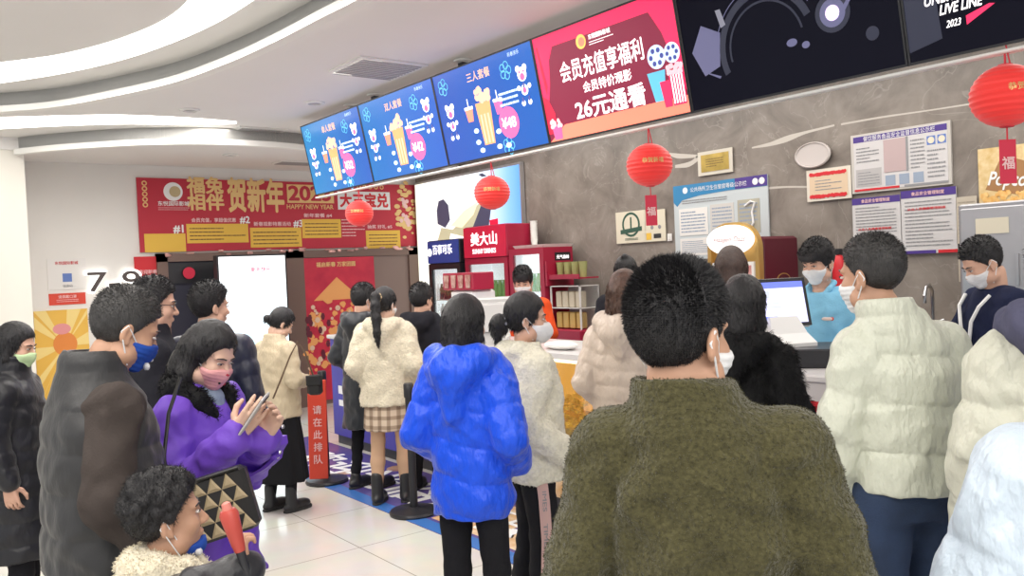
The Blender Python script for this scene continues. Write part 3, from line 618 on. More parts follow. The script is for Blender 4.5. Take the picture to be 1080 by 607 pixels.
p = flat('notice_board', 'large notice board with a blue wavy heading on the marble wall', 'notice board', 0, PXV, 713, 274, 809, 183.5, mat('pale_blue_board', (0.55, 0.60, 0.62), 0.4), 0.015)
p.poly('heading_band', m_bluep, [(0, p.h), (p.w, p.h), (p.w, p.h*0.86), (p.w*0.6, p.h*0.86), (p.w*0.3, p.h*0.84), (p.w*0.1, p.h*0.80), (p.w*0.04, p.h*0.72), (0, p.h*0.78)], 0, 0.003)
p.rect('heading_end', m_purp, p.w*0.68, p.h*0.865, p.w, p.h, 0.0031, 0.004); p.text('公共场所卫生信誉度等级公示栏', m_txt_white, p.w*0.5, p.h*0.925, width=p.w*0.6, height=0.045, z=0.005)
p.disc('face_badge', m_txt_white, p.w*0.885, p.h*0.93, 0.03, 0.0041, 0.006); p.disc('face_badge', m_txt_white, p.w*0.95, p.h*0.93, 0.03, 0.0041, 0.006); p.disc('round_emblem', m_txt_white, p.w*0.14, p.h*0.925, 0.03, 0.0032, 0.005)
for u0, v0, u1, v1, mm in ((0.06, 0.32, 0.38, 0.68, m_paper), (0.41, 0.32, 0.66, 0.70, m_glassy), (0.70, 0.30, 0.92, 0.72, mat('olive_paper', (0.42, 0.40, 0.32), 0.4)), (0.06, 0.05, 0.5, 0.28, m_paper)):
    p.rect('sheet', mm, p.w*u0, p.h*v0, p.w*u1, p.h*v1, 0, 0.004); p.lines('small_print', mat('slate_print', (0.30, 0.36, 0.46), 0.7), p.w*(u0+0.02), p.w*(u1-0.02), p.h*(v1-0.03), p.h*(v0+0.03), 7, 0.4, 0.0045, int(u0*100))
p.lines('heading_print', m_txt_grey, p.w*0.1, p.w*0.92, p.h*0.80, p.h*0.74, 2, 0.4, 0.003, 5)
MB().tube([(p.w*0.78, p.h*0.64, 0.012), (p.w*0.84, p.h*0.69, 0.014), (p.w*0.88, p.h*0.67, 0.014), (p.w*0.85, p.h*0.55, 0.014), (p.w*0.86, p.h*0.42, 0.014), (p.w*0.80, p.h*0.30, 0.012)], 0.01, 8).build('cable', m_txt_white, p.e)
# oval plate
c = on(0, PXV, 858, 163.5); t = Panel('oval_plate', 'white oval plate on the marble wall above the red-bordered certificate', 'plate', tuple(c), UR, VB)
MB().loft([[(q*0.168*math.cos(i*math.pi/20), q*0.108*math.sin(i*math.pi/20), z) for i in range(40)] for q, z in ((0.96, 0), (1, 0.01), (1, 0.02), (0.93, 0.028), (0.88, 0.016), (0.2, 0.012))]).build('plate', mat('greyish_white_glaze', (0.56, 0.51, 0.49), 0.35), t.e, smooth=True)
p = flat('award_certificate', 'cream award certificate with a red scroll border on the marble wall', 'certificate', 0, PXV, 851.5, 213, 897, 174, mat('white_border', (0.70, 0.64, 0.55), 0.5))
p.rect('inner_sheet', mat('tan_sheet', (0.68, 0.52, 0.36), 0.6), p.w*0.07, p.h*0.1, p.w*0.93, p.h*0.9, 0, 0.002)
b = MB(); r = random.Random(1)
for i in range(60):
    e = i/60*2; x = (0.1+0.8*(e % 1))*p.w; y = (0.84 if e < 1 else 0.14)*p.h
    b.prism([(x+0.016*math.cos(t*math.pi/3), y+r.uniform(0.01, 0.022)*math.sin(t*math.pi/3)) for t in range(6)], 0.002, 0.0035+i*2e-5)
b.build('scroll_border', m_redbr, p.e); p.lines('small_print', m_txt_grey, p.w*0.2, p.w*0.8, p.h*0.68, p.h*0.3, 4, 0.3, 0.003, 6)
m_boardw = mat('white_board', (0.62, 0.60, 0.60), 0.35)
p = flat('notice_board', 'wide framed notice board with a purple heading and pinned sheets', 'notice board', 0, PXV, 899, 204.5, 1002, 126.5, mat('grey_board_frame', (0.55, 0.52, 0.48), 0.4), 0.02)
p.rect('backing', m_boardw, p.w*0.03, p.h*0.03, p.w*0.97, p.h*0.97, 0, 0.002); p.rect('heading_band', m_purp, p.w*0.03, p.h*0.86, p.w*0.97, p.h*0.96, 0.002, 0.003)
p.text('餐饮服务食品安全监督信息公示栏', m_txt_white, p.w*0.5, p.h*0.91, width=p.w*0.72, height=0.04, z=0.004)
p.rect('clip_sheet', mat('rose_sheet', (0.50, 0.38, 0.38), 0.4), p.w*0.35, p.h*0.30, p.w*0.58, p.h*0.84, 0.002, 0.006); p.rect('clip_frame', m_txt_grey, p.w*0.575, p.h*0.29, p.w*0.595, p.h*0.85, 0.002, 0.007)
for i in range(3): p.rect('small_picture', mat('slate_print', (0.3, 0.36, 0.46), 0.7), p.w*(0.36+0.14*i), p.h*0.08, p.w*(0.46+0.14*i), p.h*0.25, 0.002, 0.004)
for i in range(2): p.rect('face_picture', mat('blue_print', (0.12, 0.2, 0.5), 0.5), p.w*(0.78+0.1*i), p.h*0.66, p.w*(0.86+0.1*i), p.h*0.80, 0.002, 0.004); p.disc('face', m_cream, p.w*(0.82+0.1*i), p.h*0.73, 0.025, 0.0042, 0.005)
p.rect('grey_sheet', mat('grey_sheet', (0.45, 0.43, 0.43), 0.5), p.w*0.05, p.h*0.1, p.w*0.32, p.h*0.40, 0.002, 0.004)
for u0, u1, v0, v1, n in ((0.06, 0.3, 0.5, 0.78, 5), (0.62, 0.76, 0.3, 0.8, 8), (0.78, 0.95, 0.12, 0.6, 7), (0.07, 0.3, 0.12, 0.36, 5)): p.lines('small_print', m_txt_grey, p.w*u0, p.w*u1, p.h*v1, p.h*v0, n, 0.35, 0.0045, int(u0*99))
p.rect('red_edge', m_redbr, p.w*0.03, p.h*0.03, p.w*0.5, p.h*0.065, 0.002, 0.004); p.rect('grey_edge', m_txt_grey, p.w*0.55, p.h*0.03, p.w*0.97, p.h*0.065, 0.002, 0.004)
for lab, q in (('left one of two rule sheets with purple headings under the wide notice board', (900.5, 266, 949, 205)), ('right one of two rule sheets with purple headings under the wide notice board', (952, 268, 1008, 196))):
    p = flat('rule_sheet', lab, 'sheet', 0, PXV, *q, m_boardw, 0.012)
    p.rect('heading_band', m_purp, 0, p.h*0.88, p.w, p.h, 0, 0.002); p.text('食品安全管理制度', m_pinktx, p.w*0.5, p.h*0.94, width=p.w*0.6, height=0.03, bold=0.02)
    p.lines('small_print', m_txt_grey, p.w*0.07, p.w*0.92, p.h*0.84, p.h*0.1, 13, 0.32, 0.002, q[0] and int(q[0])); p.text('从业人员健康管理制度', m_redbr, p.w*0.47, p.h*0.42 if q[0] < 920 else p.h*0.7, width=p.w*0.7, height=0.02, bold=0.03, z=0.004)
    p.rect('foot_band', m_purp, 0, 0, p.w*0.62, p.h*0.05, 0, 0.002); p.rect('foot_red', m_redbr, p.w*0.66, 0, p.w, p.h*0.05, 0, 0.002)
for lab, q in (('upper tan paper right of the purple-headed rule sheets', (1009.5, 257, 1030, 206)), ('lower tan paper beside the sink, under another tan paper', (1011.5, 297, 1032, 260))):
    p = flat('tan_paper', lab, 'paper', 0, PXV, *q, mat('tan_paper', (0.52, 0.46, 0.37), 0.6), 0.003); p.lines('small_print', mat('brownish_print', (0.36, 0.31, 0.25), 0.7), p.w*0.1, p.w*0.9, p.h*0.92, p.h*0.1, 10, 0.3, 0.001, 4)
p = flat('popcorn_poster', 'popcorn poster at the right edge with white slanted lettering', 'poster', 0, PXV, 1033, 221, 1105, 148, mat('popcorn_yellow_print', (0.62, 0.42, 0.16), 0.55, col2=(0.78, 0.62, 0.36), vscale=18))
p.poly('brown_banner', mat('brown_banner_print', (0.36, 0.18, 0.07), 0.5), [(p.w*0.1, p.h*0.32), (p.w*0.36, p.h*0.86), (p.w*0.95, p.h*0.62), (p.w*0.95, p.h*0.1)], 0, 0.002)
o_ = p.text('Popcorn', m_txt_white, p.w*0.52, p.h*0.42, width=p.w*0.75, height=p.h*0.3, bold=0.03, shear=0.2, z=0.004, rot=-0.12)
b = MB(); r = random.Random(4)
for i in range(70):
    x = p.w*r.uniform(0.06, 0.97); y = p.h*(0.03+0.22*r.random()); rr = r.uniform(0.012, 0.026)
    b.prism([(x+rr*math.cos(t*math.pi/3), y+rr*math.sin(t*math.pi/3)) for t in range(6)], 0.003, 0.005+i*3e-5)
b.build('popcorn', mat('popcorn_orange_print', (0.72, 0.36, 0.08), 0.5, col2=(0.85, 0.6, 0.25), vscale=30), p.e)
# pale veins in the marble
m_vein = mat('pale_marble_vein', (0.55, 0.51, 0.46), 0.35)
def vein(i, top, bot):
    a = dense([(lambda q: (q[1], q[2]))(on(0, WX-0.001, *q)) for q in top], 6); b = dense([(lambda q: (q[1], q[2]))(on(0, WX-0.001, *q)) for q in bot], 6)
    tag(MB().loft([[(WX-0.001, *a[k]), (WX-0.001, *b[k]), (WX+0.01, *b[k]), (WX+0.01, *a[k])] for k in range(len(a))]).build('trim_%d' % i, m_vein), kind='structure')
vein(5, ((793, 155), (812, 150), (830, 143), (850, 138), (880, 131)), ((793, 156.5), (812, 154), (830, 149.5), (850, 141), (880, 133)))
vein(6, ((887, 130), (930, 122.5), (980, 115.5), (1040, 106)), ((887, 132), (930, 124.5), (980, 117), (1040, 108)))
vein(7, ((810, 197), (830, 196), (852, 196)), ((810, 199.5), (830, 198), (852, 198)))
vein(8, ((706, 161), (718, 162), (736, 163)), ((706, 164), (716, 167), (736, 166))); vein(9, ((736, 163), (728, 170), (712, 174)), ((737, 169), (726, 176), (712, 177)))

# ================================================================== fridges against the wall
m_rf = mat('crimson_fridge', (0.36, 0.012, 0.045), 0.35); m_rh = mat('red_fridge_header', (0.55, 0.01, 0.05), 0.35, emit=0.15); m_bh = mat('navy_fridge_header', (0.03, 0.06, 0.30), 0.4, emit=0.15)
m_glass = mat('clear_glass', (0.95, 0.97, 0.97), 0.03, trans=1.0, alpha=0.35); m_inner = mat('lit_fridge_lining', (0.80, 0.88, 0.90), 0.5, emit=0.55)
def bottle(name, m_, par, x, y, z, r=0.03, h=0.2):
    return MB().lathe([(r*0.9, 0), (r, 0.01), (r, h*0.6), (r*0.45, h*0.8), (r*0.45, h*0.92), (r*0.5, h*0.92), (r*0.5, h)], (x, y, z), n=12)
b_cols = [mat('green_drink', (0.25, 0.5, 0.14), 0.2), mat('yellow_drink', (0.75, 0.62, 0.12), 0.2), mat('pale_drink', (0.65, 0.75, 0.72), 0.2), mat('teal_drink', (0.1, 0.42, 0.36), 0.2), mat('red_drink', (0.5, 0.05, 0.05), 0.2), mat('cola_drink', (0.05, 0.02, 0.02), 0.2)]
def fridge(lab, y_far, y_near, xf, ztop, zhead, m_body, m_head, text, sub, cols, hdr=True):
    """front faces -X; local x runs to the viewer's right along the front, local y is depth"""
    wd = y_far-y_near; dp = WX-0.12-xf
    t = thing('drinks_fridge', lab, 'fridge', (xf, (y_far+y_near)/2, 0), -math.pi/2)
    a, b_ = -wd/2, wd/2
    c = MB(); k = 0.05
    c.box((a, 0.04, 0), (a+k, dp, zhead)).box((b_-k, 0.04, 0), (b_, dp, zhead)).box((a+k, dp-k, 0), (b_-k, dp, zhead)).box((a+k, 0.04, 0), (b_-k, dp-k, 0.22)).box((a+k, 0.04, zhead-k), (b_-k, dp-k, zhead))
    c.build('cabinet', m_body, t)
    MB().box((a+k, dp-k-0.01, 0.22), (b_-k, dp-k-0.001, zhead-k)).box((a+k, 0.06, 0.22), (a+k+0.004, dp-k-0.01, zhead-k)).box((b_-k-0.004, 0.06, 0.22), (b_-k, dp-k-0.01, zhead-k)).build('lining', m_inner, t)
    d_ = MB(); f = 0.07
    for q in ((a, 0, 0.16, a+f, 0.04, zhead), (b_-f, 0, 0.16, b_, 0.04, zhead), (a+f, 0, 0.16, b_-f, 0.04, 0.16+f), (a+f, 0, zhead-f, b_-f, 0.04, zhead)): d_.box(q[:3], q[3:])
    dr = d_.build('door', m_body, t); MB().box((a+f, 0.015, 0.16+f), (b_-f, 0.025, zhead-f)).build('pane', m_glass, dr)
    MB().tube([(b_-0.035, -0.03, 0.8), (b_-0.035, -0.035, 1.1), (b_-0.035, -0.03, 1.3)], 0.01).build('handle', m_steel, dr)
    n = 5
    for i in range(n):
        z = 0.3+i*(zhead-0.5)/n; MB().box((a+k, 0.07, z-0.012), (b_-k, dp-k-0.02, z)).build('shelf', m_fit, t)
        m_ = cols[i % len(cols)]; q = MB(); cnt = int((wd-2*k-0.04)/0.085)
        for j in range(cnt):
            q.lathe([(0.03, 0), (0.033, 0.01), (0.033, 0.13), (0.014, 0.175), (0.014, 0.2)], (a+k+0.06+j*0.085, 0.12, z), n=10)
            q.lathe([(0.03, 0), (0.033, 0.01), (0.033, 0.13), (0.014, 0.175), (0.014, 0.2)], (a+k+0.06+j*0.085, 0.22, z), n=10)
        o_ = q.build('drink_bottles', m_, t, smooth=True); tag(o_, kind='stuff')
    if hdr:
        MB().box((a, 0, zhead), (b_, dp, ztop), 0.012).build('header', m_body, t)
        MB().box((a+0.01, -0.012, zhead+0.01), (b_-0.01, 0.0, ztop-0.01)).build('lit_header_panel', m_head, t)
        for s_, h_, zz in ((text, (ztop-zhead)*0.42, 0.6), (sub, (ztop-zhead)*0.15, 0.22)):
            if s_:
                me = textmesh(s_, wd*(0.62 if zz > 0.5 or not text else 0.55), h_, 0.03); o_ = link('lettering', me, m_w_em, t, (0, -0.016, zhead+(ztop-zhead)*zz)); o_.rotation_euler = (math.pi/2, 0, 0)
    return t
f1 = fridge('tall crimson drinks fridge with a lit red header and a glass door', 8.55, 7.70, 5.86, 2.20, 1.82, m_rf, m_rh, '美大山', 'SUNNY DRINKS', [b_cols[2], b_cols[4], b_cols[3], b_cols[1], b_cols[0]])
f2 = fridge('crimson glass-door cooler right of the taller red fridge, with a black side plate', 7.67, 7.06, 5.86, 1.93, 1.90, m_rf, m_rh, '', '', [b_cols[5], b_cols[2], b_cols[4], b_cols[2], b_cols[0]], hdr=False)
f3 = fridge('small fridge with a navy header left of the red fridges', 9.38, 8.66, 5.86, 2.08, 1.78, m_black, m_bh, '百事可乐', '', [b_cols[5], b_cols[4], b_cols[5], b_cols[2], b_cols[5]])
MB().lathe([(0.05, -0.003), (0.05, 0.003)], n=20).build('round_logo', m_w_em, f3, (-0.30, -0.014, 1.93)).rotation_euler = (math.pi/2, 0, 0)
# black name plate on the cooler's side (its side faces the camera)
ps = Panel('name_plate', None, None, (0, 0, 0), (1, 0, 0), (0, 0, 1), parent=f2); ps.e.matrix_local = Matrix(((0, 0, 1, 0.307), (1, 0, 0, 0.16), (0, 1, 0, 1.74), (0, 0, 0, 1)))
ps.rect('plate', m_black, 0, 0, 0.22, 0.1, 0, 0.004); ps.text('元气森林', m_w_em, 0.11, 0.05, width=0.18, bold=0.03, z=0.006)
t = thing('tray', 'flat white tray on top of the crimson cooler', 'tray', (6.1, 7.35, 1.9)); MB().loft([[(-.2-i, -.25-i, z), (.2+i, -.25-i, z), (.2+i, .25+i, z), (-.2-i, .25+i, z)] for i, z in ((0, 0), (0.02, 0.035), (0.0, 0.035), (-0.01, 0.01))]).build('tray_body', m_fit, t)
t = thing('paper_cup_stack', 'stack of pale cups standing behind the red fridge header', 'cup stack', (6.2, 7.62, 1.935))
q = MB()
for i in range(8): q.lathe([(0.03, i*0.03), (0.042, i*0.03+0.07), (0.044, i*0.03+0.075)], n=16)
q.build('cups', m_fit, t)
# acrylic rack with toy boxes against the cooler's side
rk = thing('acrylic_rack', 'clear display rack of packets beside the crimson cooler', 'rack', (5.86, 6.78, 0), -math.pi/2)
MB().box((-0.26, 0.0, 0), (0.26, 0.4, 1.02), 0.01).build('red_stand', m_rf, rk)
q = MB()
for x in (-0.24, 0.22):
    for y in (0.04, 0.305): q.box((x, y, 1.02), (x+0.015, y+0.015, 1.48))
MB().box((0.222, 0.055, 1.03), (0.228, 0.305, 1.47)).build('side_pane', m_glass, rk)
q.box((-0.24, 0.31, 1.02), (0.235, 0.32, 1.48)).box((-0.24, 0.04, 1.24), (0.235, 0.32, 1.25)).box((-0.24, 0.04, 1.47), (0.235, 0.32, 1.48)).build('frame', mat('frosted_acrylic', (0.72, 0.70, 0.68), 0.2), rk)
for k_, (z, m_) in enumerate(((1.03, mat('gold_packet', (0.62, 0.42, 0.12), 0.4)), (1.25, mat('cream_packet', (0.62, 0.55, 0.42), 0.5)))):
    for i in range(4): MB().box((-0.2+i*0.105, 0.08, z), (-0.115+i*0.105, 0.16, z+0.17), 0.008).build('packet', m_, rk)
q = MB().box((-0.25, 0.02, 1.55), (0.25, 0.30, 1.565)).box((-0.25, 0.02, 1.565), (0.25, 0.03, 1.60)); q.box((-0.26, 0.0, 1.48), (-0.235, 0.34, 1.75)); q.build('upper_shelf', m_rf, rk)
for i in range(4): MB().lathe([(0.034, 0), (0.045, 0.16), (0.047, 0.165)], (-0.18+i*0.12, 0.15, 1.565), n=16).build('cup', mat('gold_green_cup', (0.35, 0.36, 0.14), 0.5), rk)

# ice-cream freezer
def curved(c, w2, h, r, n=10):
    out = []
    for cx, cz, a0 in ((w2-r, r, -90), (w2-r, h-r, 0), (-w2+r, h-r, 90), (-w2+r, r, 180)):
        for i in range(n+1): a = math.radians(a0+90*i/n); out.append((c+cx+r*math.cos(a), cz+r*math.sin(a)))
    return out
yn = on(0, 5.85, 806, 270)[1]; yf = on(0, 5.85, 752, 270)[1]; wd = yf-yn
t = thing('ice_cream_freezer', 'burgundy ice cream freezer with a gold arched front and lit oval sign', 'freezer', (5.80, (yn+yf)/2, 0), -math.pi/2)
m_burg = mat('burgundy_freezer', (0.10, 0.008, 0.02), 0.35); m_gold = mat('gold_trim', (0.62, 0.40, 0.13), 0.35, metal=0.6)
MB().box((-wd/2, 0.04, 0), (wd/2, 0.53, 1.86), 0.02).build('body', m_burg, t)
o_ = MB().loft([[(x, 0.04, z) for x, z in curved(0, wd/2, 1.99, 0.22)], [(x, -0.02, z) for x, z in curved(0, wd/2, 1.99, 0.22)], [(x*0.86, -0.02, z*0.96+0.04) for x, z in curved(0, wd/2, 1.99, 0.22)], [(x*0.86, 0.03, z*0.96+0.04) for x, z in curved(0, wd/2, 1.99, 0.22)]]).build('gold_frame', m_gold, t)
MB().box((-wd*0.40, -0.025, 0.5), (wd*0.40, 0.0, 1.66)).build('glass_door', mat('pale_freezer_glass', (0.72, 0.70, 0.66), 0.15, emit=0.25), t)
MB().loft([[(wd*0.45*math.cos(i*math.pi/16), y_, 1.845+0.125*math.sin(i*math.pi/16)) for i in range(32)] for y_ in (-0.03, -0.055)]).build('oval_sign', mat('freezer_sign_white', (0.95, 0.93, 0.9), 0.4, emit=0.75), t)
me = textmesh('H\u00e4agen-Dazs', wd*0.62, 0.055, 0.0, 0.3); o_ = link('lettering', me, mat('maroon_print', (0.25, 0.03, 0.06), 0.5), t, (0, -0.057, 1.845)); o_.rotation_euler = (math.pi/2, 0, 0)
MB().box((-wd*0.36, -0.03, 1.42), (wd*0.36, -0.022, 1.63)).build('red_picture', mat('strawberry_print', (0.62, 0.08, 0.1), 0.5, col2=(0.8, 0.5, 0.45), vscale=14), t)
ps = Panel('side_badge', None, None, (0, 0, 0), (1, 0, 0), (0, 0, 1), parent=t); ps.e.matrix_local = Matrix(((0, 0, 1, wd/2+0.001), (1, 0, 0, 0.3), (0, 1, 0, 1.5), (0, 0, 0, 1)))
ps.disc('badge_ring', m_gold, 0, 0, 0.09, 0, 0.004, ry=0.055); ps.disc('badge', m_burg, 0, 0, 0.08, 0.0042, 0.006, ry=0.046); ps.text('H\u00e4agen', m_gold, 0, 0, width=0.11, z=0.007)

# ================================================================== the counter
XC, ZC = 3.75, 1.10
m_cb = mat('blue_violet_counter', (0.06, 0.05, 0.36), 0.4, var=0.15, vscale=3); m_top = mat('pale_worktop', (0.62, 0.60, 0.60), 0.3); m_kick = mat('dark_plinth', (0.05, 0.05, 0.06), 0.5)
def unit(lab, y0, y1, m_front, name='counter_unit', zt=ZC):
    t = thing(name, lab, 'counter', (XC, (y0+y1)/2, 0), -math.pi/2); wd = y1-y0
    MB().box((-wd/2+0.002, 0.02, 0.1), (wd/2-0.002, 0.72, zt-0.04)).build('body', m_front, t); MB().box((-wd/2+0.002, 0.05, 0), (wd/2-0.002, 0.70, 0.1)).build('plinth', m_kick, t)
    q = Panel('front_panel', None, None, (-wd/2, 0.02, 0.1), (1, 0, 0), (0, 0, 1), parent=t); q.w = wd; q.h = zt-0.14; return t, q
t1, q = unit('far end of the counter with a blue violet front behind the plaid skirt', 5.9, 7.95, m_cb)
q.rect('front_board', m_cb, 0.01, 0.0, q.w-0.01, q.h, 0, 0.015); b = MB()
for x in (0.15, 0.6, 1.2): b.box((x, 0.42, 0.016), (x+0.2, 0.50, 0.018)); b.box((x, 0.30, 0.016), (x+0.2, 0.36, 0.018))
b.build('white_marks', m_txt_white, q.e)
# lit popcorn case
t2 = thing('popcorn_case', 'glass-fronted popcorn case glowing yellow in the counter', 'display case', (XC, 4.95, 0), -math.pi/2); wd = 1.9
MB().box((-wd/2, 0.02, 0.1), (wd/2, 0.72, 0.5)).box((-wd/2, 0.66, 0.5), (wd/2, 0.72, ZC-0.04)).build('base', mat('azure_counter', (0.03, 0.22, 0.55), 0.4), t2)
MB().box((-wd/2, 0.05, 0), (wd/2, 0.70, 0.1)).build('plinth', m_kick, t2)
MB().box((-wd/2, 0.0, ZC-0.04), (wd/2, 0.74, ZC)).build('case_top', m_top, t2)
q = Panel('front_panel', None, None, (-wd/2, 0.02, 0.1), (1, 0, 0), (0, 0, 1), parent=t2)
q.text('香脆爆米花', m_txt_white, wd*0.42, 0.27, width=0.9, height=0.15, bold=0.03, z=0.003); q.rect('food_print', mat('food_photo_print', (0.55, 0.28, 0.08), 0.5, col2=(0.75, 0.62, 0.45), vscale=9), 0.0, 0.0, wd, 0.14, 0, 0.003)
MB().box((-wd/2, 0.64, 0.5), (wd/2, 0.655, ZC-0.04)).build('lit_back', mat('warm_case_lining', (0.85, 0.48, 0.10), 0.5, emit=0.45), t2)
MB().box((-wd/2+0.03, 0.08, ZC-0.07), (wd/2-0.03, 0.14, ZC-0.045)).build('case_lamp', mat('warm_case_lamp', (1.0, 0.85, 0.5), 0.5, emit=3.5), t2)
MB().box((-wd/2+0.02, 0.02, 0.5), (wd/2-0.02, 0.03, ZC-0.04)).build('glass', m_glass, t2)
b = MB(); 
for x in (-wd/2, -0.3, 0.32, wd/2-0.03): b.box((x, 0.018, 0.5), (x+0.03, 0.035, ZC-0.04))
b.build('glass_frame', m_gold, t2)
r = random.Random(12); b = MB()
for i in range(700):
    x = r.uniform(-wd/2+0.06, wd/2-0.06); y = r.uniform(0.07, 0.6); z = 0.52+(0.16+0.07*math.sin(x*7))*(0.3+0.7*(y/0.6))+r.uniform(-0.02, 0.02); rr = r.uniform(0.014, 0.024)
    b.ball((x, y, z), (rr*r.uniform(.8, 1.3), rr, rr), 6)
o_ = b.build('popcorn', mat('popcorn', (0.85, 0.52, 0.10), 0.7, var=0.35, vscale=20), t2, smooth=True); tag(o_, kind='stuff')
MB().box((-wd/2+0.05, 0.06, 0.5), (wd/2-0.05, 0.62, 0.58)).build('popcorn_tray', m_gold, t2)
MB().loft([[(-0.55, -0.005, 0.70), (-0.55, -0.005, 0.77), (-0.55, 0.0, 0.77), (-0.55, 0.0, 0.70)], [(0.25, -0.005, 0.90), (0.25, -0.005, 0.97), (0.25, 0.0, 0.97), (0.25, 0.0, 0.90)]]).build('red_sash', m_redbr, t2)
t3, q = unit('blue violet counter section holding the payment monitor', 2.62, 4.0, m_cb)
q.rect('front_board', m_cb, 0.01, 0, q.w-0.01, q.h, 0, 0.015); p_ = q
b = MB(); cx, cy = 0.62, 0.72
for i in range(8): a = i*math.pi/4; b.prism([(cx+0.01*math.cos(a+1.57), cy+0.01*math.sin(a+1.57)), (cx+0.07*math.cos(a), cy+0.07*math.sin(a)), (cx-0.01*math.cos(a+1.57), cy-0.01*math.sin(a+1.57))], 0.016, 0.018)
b.build('star_print', m_pinktx, q.e)
t4, q = unit('near counter section with a blue cola front beside the jeans', 0.6, 2.62, m_cb); q.rect('front_board', m_cb, 0.01, 0, q.w-0.01, q.h, 0, 0.015)
q.rect('pale_cabinet', mat('pale_grey_cabinet', (0.55, 0.52, 0.52), 0.4), 0.03, 0.1, 0.30, q.h, 0.015, 0.03)
b = MB()
for i in range(3): b.box((0.09, 0.55+i*0.12, 0.031), (0.24, 0.63+i*0.12, 0.034))
b.build('red_labels', m_redbr, q.e)
q.text('百事可乐', m_txt_white, 0.86, 0.32, width=0.62, height=0.13, bold=0.02, z=0.018); q.rect('white_stripe', m_txt_white, 0.35, 0.44, q.w-0.02, 0.455, 0.016, 0.018)
for lab, y0, y1 in (('long pale worktop under the payment monitor and cash drawer', 0.6, 3.995), ('far pale worktop under the drinks machine', 5.905, 7.97)):
    wt = thing('worktop', lab, 'worktop', (XC, (y0+y1)/2, ZC-0.038), 0); MB().box((-0.02, (y0-y1)/2, 0.0), (0.74, (y1-y0)/2, 0.038), 0.008).build('slab', m_top, wt)

# payment monitor
def pos(lab, loc, rz, scr):
    t = thing('payment_monitor', lab, 'monitor', loc, rz)
    sh = mat('white_plastic', (0.74, 0.73, 0.72), 0.4)
    MB().loft([[(x, y, z) for x, y in ((-w_, -d_+o1), (w_, -d_+o1), (w_, d_+o1), (-w_, d_+o1))] for w_, d_, o1, z in ((0.13, 0.11, 0, 0), (0.13, 0.11, 0, 0.02), (0.11, 0.07, 0.02, 0.07), (0.085, 0.035, 0.04, 0.16))]).build('stand', sh, t)
    ax = math.radians(-14); R_ = Matrix.Rotation(ax, 4, 'X')
    for nm, lo, hi, mm, bv in (('shell', (-0.19, 0.0, 0.10), (0.19, 0.035, 0.385), sh, 0.012), ('bezel', (-0.185, -0.006, 0.105), (0.185, 0.0, 0.38), m_black, 0.0), ('screen', (-0.165, -0.008, 0.125), (0.165, -0.006, 0.36), scr, 0)):
        o_ = MB().box(lo, hi, bv).build(nm, mm, t); o_.matrix_local = R_
    o_ = MB().box((-0.165, -0.0095, 0.325), (0.165, -0.008, 0.36)).box((-0.15, -0.0095, 0.15), (-0.02, -0.008, 0.165)).build('screen_bar', E('screen_bar_blue', (0.12, 0.16, 0.62), 0.9), t); o_.matrix_local = R_
    o_ = MB().box((-0.155, -0.0095, 0.27), (-0.05, -0.008, 0.31)).box((-0.155, -0.0095, 0.215), (0.02, -0.008, 0.222)).box((-0.155, -0.0095, 0.235), (0.0, -0.008, 0.242)).build('screen_text', E('screen_grey', (0.42, 0.45, 0.55), 0.9), t); o_.matrix_local = R_
    o_ = MB().box((-0.16, 0.07, 0.12), (0.16, 0.10, 0.36), 0.012).box((-0.04, 0.03, 0.2), (0.04, 0.075, 0.28)).build('rear_display', sh, t); o_.matrix_local = R_
    return t
dr = thing('cash_drawer', 'black cash drawer under the payment monitor', 'cash drawer', (4.10, 2.74, ZC), math.radians(-52))
MB().box((-0.21, -0.2, 0), (0.21, 0.2, 0.10), 0.006).build('case', m_black, dr); MB().box((-0.19, -0.208, 0.02), (0.19, -0.2, 0.095)).build('drawer_front', m_dkmetal, dr)
pos('white payment monitor with a lilac screen, standing on the black cash drawer', (4.06, 2.83, ZC+0.10), math.radians(-24), E('screen_lilac', (0.58, 0.58, 0.86), 0.95))
c = on(0, 4.0, 515, 345); pos('far white payment monitor seen beyond the blue jacket', (4.0, c[1], ZC), math.radians(160), E('screen_lilac', (0.58, 0.58, 0.86), 0.95))
# cup display on a drinks machine
c = on(0, 4.12, 492, 300)
t = thing('drinks_machine', 'white drinks machine standing on the far counter', 'drinks machine', (4.14, c[1]+0.1, ZC), -math.pi/2)
MB().box((-0.19, 0, 0), (0.17, 0.24, 0.42), 0.02).build('case', mat('white_plastic', (0.74, 0.73, 0.72), 0.4), t); MB().box((-0.15, -0.03, 0.2), (0.14, 0.0, 0.36), 0.01).build('control_panel', m_steel, t); MB().box((-0.15, -0.1, 0), (0.14, 0, 0.03)).build('drip_tray', m_dkmetal, t)
for x in (-0.1, 0.1): MB().tube([(x, -0.02, 0.2), (x, -0.05, 0.18), (x, -0.05, 0.15)], 0.012).build('tap', m_steel, t)
t = thing('cup_display', 'red display box printed with popcorn buckets, on top of the drinks machine', 'display box', (4.14, c[1]+0.1, ZC+0.42), -math.pi/2)
MB().box((-0.27, -0.02, 0), (0.20, 0.20, 0.15), 0.006).build('box', m_rf, t)
b = MB()
for i in range(4): b.loft([[(-0.2+i*0.11+s_*0.04*k_, y_, z_) for s_, z_, y_ in ((-0.7, 0.02, -0.022), (0.7, 0.02, -0.022), (1, 0.13, -0.022), (-1, 0.13, -0.022))] for k_ in (1,)]+[[(-0.2+i*0.11+s_*0.04, -0.03, z_) for s_, z_ in ((-0.7, 0.02), (0.7, 0.02), (1, 0.13), (-1, 0.13))]])
b.build('bucket_print', mat('bucket_brown_print', (0.32, 0.1, 0.08), 0.5, col2=(0.6, 0.42, 0.36), vscale=20), t)
